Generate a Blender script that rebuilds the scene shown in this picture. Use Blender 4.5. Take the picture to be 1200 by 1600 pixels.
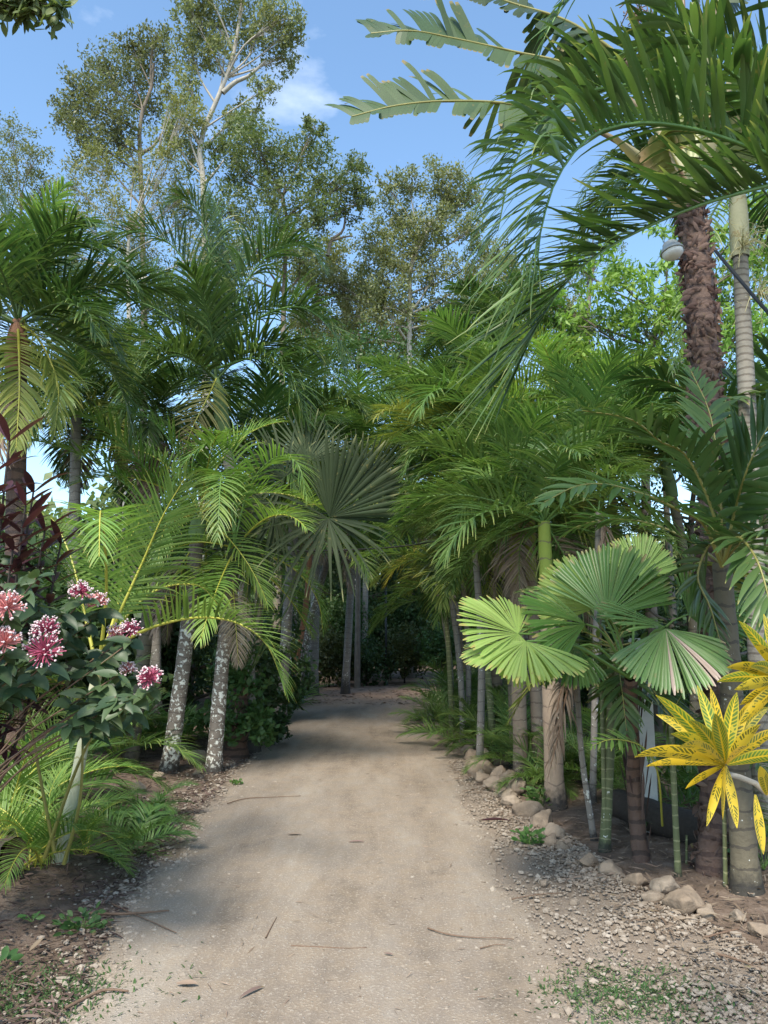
import bpy, bmesh, math, random
import numpy as np
from mathutils import Vector, Matrix
for o in list(bpy.data.objects): bpy.data.objects.remove(o)
random.seed(11); R = np.random.default_rng(11)
sc = bpy.context.scene; COL = sc.collection
rad = math.radians
# ------------------------------------------------------------ camera
PITCH = rad(8.8); H = 1.6; F = 1200.0
cd = bpy.data.cameras.new('camera'); cam = bpy.data.objects.new('camera', cd); COL.objects.link(cam)
cam.location = (0, 0, H); cam.rotation_euler = (math.pi/2 + PITCH, 0, 0)
cd.sensor_width = 36; cd.lens = 27.0; cd.clip_start = .05; cd.clip_end = 2000
sc.camera = cam
sc.render.resolution_x = 768; sc.render.resolution_y = 1024
# ------------------------------------------------------------ light
SUN_EL, SUN_AZ = rad(52), rad(196)      # azimuth measured from +Y clockwise: behind the camera, left
sd = bpy.data.lights.new('sun', 'SUN'); sd.energy = 3.1; sd.angle = rad(15); sd.color = (1, .93, .80)
so = bpy.data.objects.new('sun', sd); COL.objects.link(so)
sv = Vector((math.sin(SUN_AZ)*math.cos(SUN_EL), math.cos(SUN_AZ)*math.cos(SUN_EL), math.sin(SUN_EL)))
so.rotation_euler = sv.to_track_quat('Z', 'Y').to_euler()
w = bpy.data.worlds.new('World'); sc.world = w; w.use_nodes = True
nt = w.node_tree; nt.nodes.clear()
def nd(nt, t, **k):
    n = nt.nodes.new(t)
    for a, b in k.items():
        if a.startswith('i_'):
            key = a[2:]; n.inputs[int(key) if key.isdigit() else key].default_value = b
        else: setattr(n, a, b)
    return n
wo = nd(nt, 'ShaderNodeOutputWorld'); bg = nd(nt, 'ShaderNodeBackground'); bg.inputs[1].default_value = .15
sky = nd(nt, 'ShaderNodeTexSky', sky_type='NISHITA', sun_disc=False, sun_elevation=SUN_EL, sun_rotation=SUN_AZ)
sky.air_density = 1.0; sky.dust_density = .6; sky.ozone_density = 1.4
tc = nd(nt, 'ShaderNodeTexCoord')
mp = nd(nt, 'ShaderNodeMapping'); mp.inputs['Scale'].default_value = (1, 1, 2.2); mp.inputs['Location'].default_value = (.43, .2, .1)
n1 = nd(nt, 'ShaderNodeTexNoise'); n1.inputs['Scale'].default_value = 1.7; n1.inputs['Detail'].default_value = 9; n1.inputs['Roughness'].default_value = .55
rp = nd(nt, 'ShaderNodeMapRange'); rp.inputs['From Min'].default_value = .545; rp.inputs['From Max'].default_value = .74; rp.inputs['To Max'].default_value = .85
mx = nd(nt, 'ShaderNodeMix', data_type='RGBA'); mx.inputs['B'].default_value = (6.6, 6.9, 7.4, 1)
tint = nd(nt, 'ShaderNodeMix', data_type='RGBA', blend_type='MULTIPLY'); tint.inputs['Factor'].default_value = 1; tint.inputs['B'].default_value = (.98, 1.10, 1.10, 1)
for a, b in ((tc.outputs['Generated'], mp.inputs[0]), (mp.outputs[0], n1.inputs[0]), (n1.outputs[0], rp.inputs[0]), (rp.outputs[0], mx.inputs['Factor']),
             (sky.outputs[0], tint.inputs['A']), (tint.outputs['Result'], mx.inputs['A']), (mx.outputs['Result'], bg.inputs[0]), (bg.outputs[0], wo.inputs[0])): nt.links.new(a, b)
sc.view_settings.view_transform = 'Standard'; sc.view_settings.look = 'None'; sc.view_settings.gamma = 1
sc.view_settings.exposure = 1.02
sc.render.engine = 'CYCLES'
sc.cycles.max_bounces = 8; sc.cycles.transmission_bounces = 6; sc.cycles.diffuse_bounces = 5
# ------------------------------------------------------------ geometry helpers
FW = np.array((0, math.cos(PITCH), math.sin(PITCH))); UP = np.array((0, -math.sin(PITCH), math.cos(PITCH))); RT = np.array((1., 0, 0))
def P(px, py, d):
    v = FW + RT*(px-600)/F + UP*(800-py)/F
    return v*(d/v[1]) + np.array((0, 0, H))
def PG(px, py): 
    v = FW + RT*(px-600)/F + UP*(800-py)/F
    k = -H/v[2]; return v*k + np.array((0, 0, H))
def nrm(a): return a/(np.linalg.norm(a, axis=-1, keepdims=True)+1e-9)
def lerp(a, b, t): return a+(b-a)*t
def crom(pts, n):
    """smooth curve through the points"""
    p = np.array(pts, float); m = len(p)
    if m == 2: return p[0]+(p[1]-p[0])*np.linspace(0, 1, n)[:, None]
    p = np.vstack([2*p[0]-p[1], p, 2*p[-1]-p[-2]]); out = []
    seg = np.linalg.norm(np.diff(p[1:-1], axis=0), axis=1); cum = np.concatenate([[0], np.cumsum(seg)])
    for s in np.linspace(0, cum[-1]*.99999, n):
        k = min(int(np.searchsorted(cum, s, 'right'))-1, m-2); t = (s-cum[k])/seg[k]
        a, b, c, d = p[k:k+4]
        out.append(.5*((2*b)+(c-a)*t+(2*a-5*b+4*c-d)*t*t+(3*b-a-3*c+d)*t**3))
    return np.array(out)
class MB:
    def __init__(s): s.V = []; s.Q = []; s.T = []; s.C = []; s.n = 0; s.mi = []
    def add(s, V, Q=None, T=None, C=None, mi=0):
        V = np.asarray(V, float)
        if Q is not None and len(Q): s.Q.append((np.asarray(Q)+s.n, mi))
        if T is not None and len(T): s.T.append((np.asarray(T)+s.n, mi))
        s.V.append(V); s.C.append(np.zeros((len(V), 4)) if C is None else C); s.n += len(V)
    def mesh(s, name, mats, smooth=True):
        me = bpy.data.meshes.new(name)
        V = np.vstack(s.V); C = np.vstack(s.C)
        me.vertices.add(len(V)); me.vertices.foreach_set('co', V.astype(np.float32).ravel())
        vi = [q.ravel() for q, m in s.Q]+[t.ravel() for t, m in s.T]
        cnt = [np.full(len(q), 4) for q, m in s.Q]+[np.full(len(t), 3) for t, m in s.T]
        mi = [np.full(len(q), m) for q, m in s.Q]+[np.full(len(t), m) for t, m in s.T]
        vi = np.concatenate(vi).astype(np.int32); cnt = np.concatenate(cnt); mi = np.concatenate(mi).astype(np.int32)
        me.loops.add(len(vi)); me.loops.foreach_set('vertex_index', vi)
        me.polygons.add(len(cnt)); me.polygons.foreach_set('loop_start', (np.cumsum(cnt)-cnt).astype(np.int32))
        me.polygons.foreach_set('material_index', mi)
        me.polygons.foreach_set('use_smooth', np.full(len(cnt), smooth))
        for m in mats: me.materials.append(m)
        me.update(calc_edges=True)
        a = me.attributes.new('lc', 'FLOAT_COLOR', 'POINT'); a.data.foreach_set('color', C.astype(np.float32).ravel())
        return me
    def build(s, name, mats, parent=None, smooth=True):
        if not isinstance(mats, (list, tuple)): mats = [mats]
        o = bpy.data.objects.new(name, s.mesh(name, mats, smooth)); COL.objects.link(o)
        if parent: o.parent = parent; 
        return o
def tag(o, label=None, cat=None, group=None, kind=None):
    if label: o['label'] = label
    if cat: o['category'] = cat
    if group: o['group'] = group
    if kind: o['kind'] = kind
    return o
def empty(name, label, cat, loc, group=None):
    o = bpy.data.objects.new(name, None); COL.objects.link(o); o.location = [float(a) for a in loc]; o.empty_display_size = .2
    return tag(o, label, cat, group)
def loc_of(root): return np.array(root.location)
def tube(mb, pts, rads, sides=8, rnd=None, mi=0, cap=False, lump=0):
    p = np.asarray(pts, float); n = len(p); rads = np.broadcast_to(np.asarray(rads, float), (n,))
    T = nrm(np.gradient(p, axis=0)); ref = np.array((1., 0, 0)) if abs(T[0, 0]) < .8 else np.array((0, 1., 0))
    N = nrm(ref-T[0]*np.dot(ref, T[0])); V = []; C = []
    ln = np.concatenate([[0], np.cumsum(np.linalg.norm(np.diff(p, axis=0), axis=1))]); rnd = R.random() if rnd is None else rnd
    a = np.linspace(0, 2*math.pi, sides, endpoint=False)
    for i in range(n):
        N = nrm(N-T[i]*np.dot(N, T[i])); B = np.cross(T[i], N)
        rr = rads[i]*(1+lump*R.standard_normal(sides)) if lump else rads[i]
        V.append(p[i]+(np.cos(a)[:, None]*N+np.sin(a)[:, None]*B)*np.reshape(rr, (-1, 1)))
        C.append(np.stack([np.full(sides, rnd), np.full(sides, ln[i]), a/6.283, np.full(sides, i/(n-1))], 1))
    k = np.arange(sides); k2 = (k+1) % sides
    Q = np.vstack([np.stack([i*sides+k, i*sides+k2, (i+1)*sides+k2, (i+1)*sides+k], 1) for i in range(n-1)])
    V = np.vstack(V); C = np.vstack(C); Tt = None
    if cap:
        V = np.vstack([V, p[-1:]]); C = np.vstack([C, C[-1:]]); m = len(V)-1
        Tt = np.stack([(n-1)*sides+k, (n-1)*sides+k2, np.full(sides, m)], 1)
    mb.add(V, Q, Tt, C, mi)
def strips(mb, base, d0, side, L, W, droop, nseg=5, prof=None, keel=.0, rnd=None, mi=0, extra=None, pw=1.):
    """n ribbons: leaflets, fan segments, blades"""
    n = len(base); p = np.array(base, float); d = nrm(np.array(d0, float)); side = nrm(np.array(side, float))
    L = np.broadcast_to(L, (n,)).astype(float); W = np.broadcast_to(W, (n,)).astype(float); droop = np.broadcast_to(droop, (n,)).astype(float)
    rnd = R.random(n) if rnd is None else np.broadcast_to(rnd, (n,)); extra = np.zeros(n) if extra is None else np.broadcast_to(extra, (n,))
    m = 3 if keel else 2; rings = []; cols = []
    for k in range(nseg+1):
        t = k/nseg; wd = nrm(side-d*np.sum(side*d, 1, keepdims=True)); nn = np.cross(d, wd); nn *= np.sign(nn[:, 2:3]+1e-6)
        h = (W*prof(t)*.5)[:, None]
        if m == 3: rings.append(np.stack([p-wd*h, p-nn*h*keel, p+wd*h], 1)); ac = (0, .5, 1)
        else: rings.append(np.stack([p-wd*h, p+wd*h], 1)); ac = (0, 1)
        cols.append(np.stack([np.stack([rnd, np.full(n, t), np.full(n, c), extra], 1) for c in ac], 1))
        p = p+d*(L/nseg)[:, None]
        g = np.zeros((n, 3)); g[:, 2] = -1
        d = nrm(d+g*(droop*((k+1)/nseg)**pw*2/nseg)[:, None])
    V = np.stack(rings, 1).reshape(-1, 3); C = np.stack(cols, 1).reshape(-1, 4)
    s = (nseg+1)*m; o = (np.arange(n)*s)[:, None]; q = []
    for k in range(nseg):
        for j in range(m-1):
            a = k*m+j; q.append([a, a+1, a+m+1, a+m])
    q = np.array(q); Q = (o[:, :, None]+q[None]).reshape(-1, 4)
    mb.add(V, Q, None, C, mi)
P_THIN = lambda t: min(1, .45+2.2*t)*max(0.02, (1-t))**.7
P_BLUNT = lambda t: min(1, .35+2.2*t)*(1 if t < .45 else lerp(1, .09, ((t-.45)/.55)**1.25))
P_OVAL = lambda t: max(.03, math.sin(math.pi*min(1, t*.97+.03))**.75)
P_OVATE = lambda t: max(.03, math.sin(math.pi*(min(1, t+.02))**.7)**.8)
P_OBL = lambda t: max(.04, (min(1, .18+1.1*t))*(1-max(0, t-.55)/.45)**.6 if t < 1 else .04)
def frond(mb, st, path, n, L, W, a0=65, a1=20, lift=25, droop=.7, t0=.15, keel=.25, prof=P_THIN, ruffle=8, nseg=5, plane=None, roll=0,
          stalk=.014, rs=None, lenvar=.06, tipn=.25, basel=.5, missing=0., extra=0., sk=.6, dvar=.25):
    p = crom(path, 26); T = nrm(np.gradient(p, axis=0))
    if plane is None:
        c = np.cross(p[-1]-p[0], p[13]-p[0])
        if np.linalg.norm(c) < 1e-3*np.linalg.norm(p[-1]-p[0])**2: c = np.cross(T[0], (0, 0, 1.))
        plane = c
    S = nrm(np.asarray(plane, float)); S = nrm(S-T*np.sum(T*S, 1, keepdims=True)); N = np.cross(S, T)
    if N[:13, 2].sum() < 0: S = -S; N = -N
    if roll:
        c, s = math.cos(rad(roll)), math.sin(rad(roll)); S, N = S*c+N*s, N*c-S*s
    ts = t0+(1-t0)*(np.linspace(0, 1, n)**.95)
    for sgn in (-1, 1):
        tt = np.clip(ts+R.normal(0, .25/n, n), t0+.001, 1)
        if missing: tt = tt[R.random(n) > missing]
        f = tt*25; i = np.minimum(f.astype(int), 24); fr = (f-i)[:, None]
        pp = lerp(p[i], p[i+1], fr); TT = nrm(lerp(T[i], T[i+1], fr)); SS = nrm(lerp(S[i], S[i+1], fr))*sgn; NN = nrm(lerp(N[i], N[i+1], fr))
        s = (tt-t0)/(1-t0); m = len(tt)
        a = np.radians(a0+(a1-a0)*s**1.3+R.normal(0, ruffle*.4, m)); b = np.radians(lift*(1-.4*s)+R.normal(0, ruffle, m))
        d = TT*np.cos(a)[:, None]+(SS*np.cos(b)[:, None]+NN*np.sin(b)[:, None])*np.sin(a)[:, None]
        LL = L*np.minimum(1, basel+(1-basel)*s/.28)*(1-(1-tipn)*s**2.6)*(1+R.normal(0, lenvar, m))
        side = TT*np.sin(a)[:, None]-SS*np.cos(a)[:, None]*sk+NN*R.normal(0, .12, m)[:, None]
        strips(mb, pp, d, side, LL, W*(1-.5*s**3), droop*np.abs(1+R.normal(0, dvar, m)), nseg, prof, keel, extra=extra if np.isscalar(extra) else np.interp(s, [0, 1], extra))
    if st is not None:
        k = max(2, int(t0*25)); q = np.linspace(stalk, stalk*.18, 26); tube(mb, p[k-1:], q[k-1:], 6, mi=1); tube(st, p[:k+1], q[:k+1]*1.03, 6)
# ------------------------------------------------------------ materials
def newmat(name):
    m = bpy.data.materials.new(name); m.use_nodes = True; nt = m.node_tree; b = nt.nodes['Principled BSDF']; return m, nt, b
def ramp(nt, src, stops):
    r = nd(nt, 'ShaderNodeValToRGB'); e = r.color_ramp.elements
    while len(e) < len(stops): e.new(.5)
    for k, (p, c) in zip(e, stops): k.position = p; k.color = (*c, 1)
    nt.links.new(src, r.inputs[0]); return r.outputs[0]
def mixc(nt, f, a, b, typ='MIX'):
    x = nd(nt, 'ShaderNodeMix', data_type='RGBA', blend_type=typ)
    for s, v in ((x.inputs['Factor'], f), (x.inputs['A'], a), (x.inputs['B'], b)):
        if isinstance(v, (int, float)): s.default_value = v
        elif isinstance(v, tuple): s.default_value = (*v, 1)
        else: nt.links.new(v, s)
    return x.outputs['Result']
def mth(nt, op, a, b=0., c=None):
    x = nd(nt, 'ShaderNodeMath', operation=op)
    for s, v in zip(x.inputs, (a, b, c)):
        if v is None: continue
        if isinstance(v, (int, float)): s.default_value = v
        else: nt.links.new(v, s)
    return x.outputs[0]
def noise(nt, sc_, det=4, rough=.55, vec=None, dim='3D'):
    n = nd(nt, 'ShaderNodeTexNoise'); n.inputs['Scale'].default_value = sc_; n.inputs['Detail'].default_value = det; n.inputs['Roughness'].default_value = rough
    if vec is None:
        g = nd(nt, 'ShaderNodeNewGeometry'); vec = g.outputs['Position']
    nt.links.new(vec, n.inputs['Vector']); return n.outputs[0]
def lcs(nt):
    a = nd(nt, 'ShaderNodeAttribute', attribute_name='lc'); s = nd(nt, 'ShaderNodeSeparateColor'); nt.links.new(a.outputs['Color'], s.inputs[0])
    return s.outputs[0], s.outputs[1], s.outputs[2], a.outputs['Alpha']
def bump(nt, b, h, st=.3, dist=.01):
    x = nd(nt, 'ShaderNodeBump'); x.inputs['Strength'].default_value = st; x.inputs['Distance'].default_value = dist
    nt.links.new(h, x.inputs['Height']); nt.links.new(x.outputs[0], b.inputs['Normal'])
def leafmat(name, c1, c2, tip=None, tip0=.8, rough=.42, trans=.32, dead=None, spec=.4, tc=1.15, midrib=None, blem=(.20, .17, .06)):
    m, nt, b = newmat(name); r, al, ac, ex = lcs(nt)
    col = mixc(nt, r, c1, c2)
    oi = nd(nt, 'ShaderNodeObjectInfo'); v = mth(nt, 'MULTIPLY_ADD', oi.outputs['Random'], .45, .78)
    pn = mth(nt, 'MULTIPLY_ADD', noise(nt, 2.3, 3), .8, .6)
    hs = nd(nt, 'ShaderNodeHueSaturation'); nt.links.new(col, hs.inputs['Color']); nt.links.new(mth(nt, 'MULTIPLY', v, pn), hs.inputs['Value'])
    hs.inputs['Saturation'].default_value = .9; nt.links.new(mth(nt, 'MULTIPLY_ADD', noise(nt, .9, 2), .07, .46), hs.inputs['Hue'])
    col = hs.outputs[0]
    if tip:
        mr = nd(nt, 'ShaderNodeMapRange'); mr.inputs[1].default_value = tip0; mr.inputs[2].default_value = 1.0; nt.links.new(mth(nt, 'ADD', al, mth(nt, 'MULTIPLY_ADD', r, .25, -.15)), mr.inputs[0])
        col = mixc(nt, mr.outputs[0], col, tip)
    if dead: col = mixc(nt, ex, col, dead)
    bl = ramp(nt, noise(nt, 19, 4, .6), [(.63, (0, 0, 0)), (.72, (.7, .7, .7))]); col = mixc(nt, bl, col, blem)
    if midrib:
        d = mth(nt, 'ABSOLUTE', mth(nt, 'SUBTRACT', ac, .5)); mr = nd(nt, 'ShaderNodeMapRange'); mr.inputs[1].default_value = .05; mr.inputs[2].default_value = .0; nt.links.new(d, mr.inputs[0])
        col = mixc(nt, mr.outputs[0], col, midrib)
    nt.links.new(col, b.inputs['Base Color']); b.inputs['Roughness'].default_value = rough; b.inputs['Specular IOR Level'].default_value = spec
    t = nd(nt, 'ShaderNodeBsdfTranslucent'); g = mixc(nt, 1., col, (1.1*tc, 1.2*tc, .65*tc), 'MULTIPLY'); nt.links.new(g, t.inputs[0])
    ms = nd(nt, 'ShaderNodeMixShader'); ms.inputs[0].default_value = trans; out = nt.nodes['Material Output']
    nt.links.new(b.outputs[0], ms.inputs[1]); nt.links.new(t.outputs[0], ms.inputs[2]); nt.links.new(ms.outputs[0], out.inputs[0])
    return m
M = {}
M['king'] = leafmat('dark palm leaf', (.038, .090, .020), (.100, .175, .038), (.28, .30, .10), .84, .33, .28)
M['mid'] = leafmat('green palm leaf', (.060, .140, .024), (.155, .260, .050), (.34, .36, .11), .82, .34, .32)
M['areca'] = leafmat('bright palm leaf', (.115, .235, .028), (.220, .350, .055), (.42, .40, .09), .8, .42, .36)
M['broad'] = leafmat('broad palm leaf', (.048, .110, .022), (.090, .165, .036), (.30, .28, .10), .92, .36, .28)
M['dying'] = leafmat('dying palm leaf', (.20, .24, .04), (.32, .33, .06), None, dead=(.13, .055, .03), rough=.5)
M['yellow'] = leafmat('yellow palm leaf', (.38, .30, .04), (.50, .42, .06), None, rough=.5)
M['yellowgreen'] = leafmat('yellowing palm leaf', (.18, .25, .035), (.33, .36, .06), (.4, .36, .1), .8, rough=.5)
M['dead'] = leafmat('dead palm leaf', (.16, .105, .065), (.30, .225, .155), None, rough=.7, trans=.1, tc=.8)
M['banana'] = leafmat('paddle leaf', (.040, .080, .026), (.085, .130, .045), (.28, .22, .10), .94, .35, .30)
M['bananaold'] = leafmat('old paddle leaf', (.10, .15, .035), (.20, .22, .06), (.60, .42, .25), .62, .5, .25)
M['fan_y'] = leafmat('pale fan leaf', (.20, .32, .050), (.29, .40, .085), (.42, .36, .12), .93, .40, .35, midrib=(.32, .42, .14))
M['fan_g'] = leafmat('green fan leaf', (.055, .160, .014), (.095, .215, .028), (.30, .25, .10), .94, rough=.34, trans=.3, dead=(.30, .26, .09))
M['fan_p'] = leafmat('grey green fan leaf', (.10, .215, .045), (.155, .27, .07), (.34, .27, .14), .95, rough=.36, trans=.3, dead=(.48, .36, .30))
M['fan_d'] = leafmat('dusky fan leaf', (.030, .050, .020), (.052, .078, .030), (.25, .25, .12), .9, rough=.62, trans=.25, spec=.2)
M['shrub'] = leafmat('shrub leaf', (.032, .078, .026), (.085, .145, .052), None, rough=.45, trans=.2)
M['maroon'] = leafmat('maroon leaf', (.045, .015, .018), (.13, .035, .042), None, rough=.35, trans=.2, tc=.9)
M['tree_o'] = leafmat('olive tree leaf', (.145, .175, .065), (.26, .28, .125), None, rough=.5, trans=.35)
M['tree_y'] = leafmat('yellowish tree leaf', (.165, .185, .050), (.270, .275, .090), None, rough=.5, trans=.35)
M['tree_g'] = leafmat('green tree leaf', (.100, .150, .045), (.185, .235, .080), None, rough=.5, trans=.35)
M['tree_b'] = leafmat('fresh tree leaf', (.110, .230, .025), (.220, .350, .050), None, rough=.45, trans=.4)
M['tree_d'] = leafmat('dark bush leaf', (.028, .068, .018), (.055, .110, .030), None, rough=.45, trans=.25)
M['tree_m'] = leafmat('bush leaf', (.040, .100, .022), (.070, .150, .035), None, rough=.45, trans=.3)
M['hedge'] = leafmat('hedge leaf', (.050, .085, .018), (.11, .12, .03), None, rough=.5, trans=.25)
M['fresh'] = leafmat('fresh herb leaf', (.055, .150, .026), (.115, .225, .045), None, rough=.42, trans=.35)
def plain(name, c, rough=.6, nscale=30, amt=.35, b_=.2, metal=0, spec=.5):
    m, nt, b = newmat(name); n = noise(nt, nscale, 5)
    col = mixc(nt, n, tuple(x*(1-amt) for x in c), tuple(min(1, x*(1+amt)) for x in c))
    nt.links.new(col, b.inputs['Base Color']); b.inputs['Roughness'].default_value = rough; b.inputs['Metallic'].default_value = metal; b.inputs['Specular IOR Level'].default_value = spec
    if b_: bump(nt, b, n, b_, .01)
    return m
M['st_y'] = plain('yellow stalk', (.42, .40, .06), .4, 12, .25, 0)
M['st_g'] = plain('green stalk', (.12, .22, .05), .4, 12, .3, 0)
M['st_d'] = plain('dark stalk', (.09, .15, .045), .4, 12, .3, 0)
M['st_o'] = plain('olive stalk', (.24, .22, .06), .4, 12, .3, 0)
M['wood'] = plain('twig wood', (.16, .10, .065), .8, 60, .5, .4)
M['dark_wood'] = plain('dark wood', (.045, .035, .028), .9, 40, .5, .6)
M['limb'] = plain('pale tree bark', (.36, .33, .28), .85, 6, .45, .5)
M['limbd'] = plain('brown tree bark', (.17, .14, .11), .85, 8, .5, .5)
M['white'] = plain('white enamel', (.75, .77, .76), .3, 20, .08, 0)
M['greymetal'] = plain('grey painted metal', (.30, .32, .32), .45, 20, .15, 0, .2)
M['black'] = plain('black rubber', (.012, .012, .012), .5, 20, .2, 0)
M['concrete'] = plain('pale concrete', (.42, .42, .38), .85, 14, .25, .3)
M['pink'] = plain('pink petal tube', (.40, .085, .15), .45, 60, .4, 0)
M['petal'] = plain('white petal', (.66, .52, .52), .5, 60, .1, 0)
M['pinkpale'] = plain('pale pink tube', (.62, .25, .24), .45, 60, .3, 0)
M['wire'] = plain('galvanised wire', (.10, .12, .10), .6, 20, .2, 0)
M['seed'] = plain('flower stalks', (.50, .46, .24), .6, 20, .2, 0)
def trunkmat(name, c1, c2, ring=9., ringc=(.1, .08, .06), lichen=0., lc_=(.62, .62, .56), green=None, bst=.5, rw=.12, fib=0.):
    m, nt, b = newmat(name); r, al, ac, ex = lcs(nt)
    n1 = noise(nt, 7, 5); n2 = noise(nt, 38, 5, .6)
    col = mixc(nt, n1, c1, c2); col = mixc(nt, mth(nt, 'MULTIPLY', n2, .35), col, (.05, .04, .035))
    if green:
        mr = nd(nt, 'ShaderNodeMapRange'); mr.inputs[1].default_value = green[0]; mr.inputs[2].default_value = green[1]
        nt.links.new(mth(nt, 'ADD', ex, mth(nt, 'MULTIPLY_ADD', n1, .1, -.05)), mr.inputs[0]); col = mixc(nt, mr.outputs[0], col, green[2])
    fr = mth(nt, 'FRACT', mth(nt, 'MULTIPLY_ADD', al, ring, mth(nt, 'MULTIPLY', n1, .9)))
    rg = mth(nt, 'LESS_THAN', fr, rw)
    col = mixc(nt, mth(nt, 'MULTIPLY', rg, .75), col, ringc)
    h = mth(nt, 'SUBTRACT', mth(nt, 'ADD', n2, mth(nt, 'MULTIPLY', n1, .5)), mth(nt, 'MULTIPLY', rg, .6))
    if lichen:
        n3 = noise(nt, 26, 4, .6); n4 = noise(nt, 2.2, 2)
        t = mth(nt, 'GREATER_THAN', mth(nt, 'ADD', n3, mth(nt, 'MULTIPLY_ADD', n4, .25, -.125)), .735-lichen*.33)
        dk = nd(nt, 'ShaderNodeMapRange'); dk.inputs[1].default_value = .78; dk.inputs[2].default_value = .62; nt.links.new(ex, dk.inputs[0])
        col = mixc(nt, mth(nt, 'MULTIPLY', t, dk.outputs[0]), col, lc_)
        bk = nd(nt, 'ShaderNodeMapRange'); bk.inputs[1].default_value = .09; bk.inputs[2].default_value = .04; nt.links.new(mth(nt, 'ADD', ex, mth(nt, 'MULTIPLY_ADD', n3, .1, -.05)), bk.inputs[0])
        col = mixc(nt, mth(nt, 'MULTIPLY', bk.outputs[0], .85), col, (.02, .018, .016))
    nt.links.new(col, b.inputs['Base Color']); b.inputs['Roughness'].default_value = .75
    bump(nt, b, h, bst, .012); return m
M['lichen'] = trunkmat('lichen spotted palm trunk', (.14, .115, .09), (.24, .20, .165), 11, (.08, .06, .05), .56)
M['ringed'] = trunkmat('ringed grey palm trunk', (.22, .20, .16), (.36, .33, .28), 16, (.11, .09, .07), 0, rw=.3)
M['tan'] = trunkmat('tan ringed trunk', (.24, .17, .12), (.36, .28, .20), 7, (.12, .08, .06), .12, green=(.70, .73, (.26, .30, .05)), rw=.1)
M['tan2'] = trunkmat('tan green topped trunk', (.30, .21, .15), (.38, .30, .22), 6, (.14, .10, .08), .06, green=(.62, .65, (.24, .31, .05)), rw=.09)
M['greenbrown'] = trunkmat('greenish brown trunk', (.12, .10, .065), (.20, .17, .11), 9, (.06, .05, .04), .12, rw=.15)
M['grey'] = trunkmat('grey trunk', (.20, .18, .16), (.32, .29, .25), 8, (.12, .10, .08), .25, rw=.1)
M['rust'] = trunkmat('rust red trunk', (.30, .12, .06), (.36, .18, .10), 5, (.16, .08, .05), .0, rw=.08)
M['bamboo'] = trunkmat('thin green cane', (.11, .14, .06), (.18, .19, .08), 14, (.30, .30, .16), .1, rw=.14)
M['fibre'] = trunkmat('fibrous brown trunk', (.09, .05, .035), (.19, .11, .075), 10, (.04, .025, .02), 0, rw=.3, bst=.9)
M['brown'] = trunkmat('shaggy brown bark', (.105, .060, .045), (.19, .12, .09), 11, (.06, .035, .03), 0, rw=.3, bst=.9)
M['flake'] = leafmat('bark flake', (.060, .034, .027), (.20, .135, .105), None, rough=.85, trans=.05, tc=.6, spec=.2)
M['paleshaft'] = trunkmat('pale crown shaft', (.46, .46, .28), (.58, .56, .38), 3, (.33, .25, .12), 0, rw=.05, bst=.1)
M['greenshaft'] = trunkmat('green crown shaft', (.10, .18, .06), (.17, .26, .09), 3, (.09, .10, .04), 0, rw=.05, bst=.1)
M['whitestem'] = trunkmat('waxy pale stem', (.40, .42, .27), (.58, .58, .44), 5, (.22, .20, .09), 0, green=(.86, .98, (.46, .36, .06)), rw=.06, bst=.15)
M['sheath'] = leafmat('pale leaf sheath', (.34, .38, .14), (.52, .50, .27), None, rough=.45, trans=.2, tc=.9, dead=(.22, .13, .09))
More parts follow.
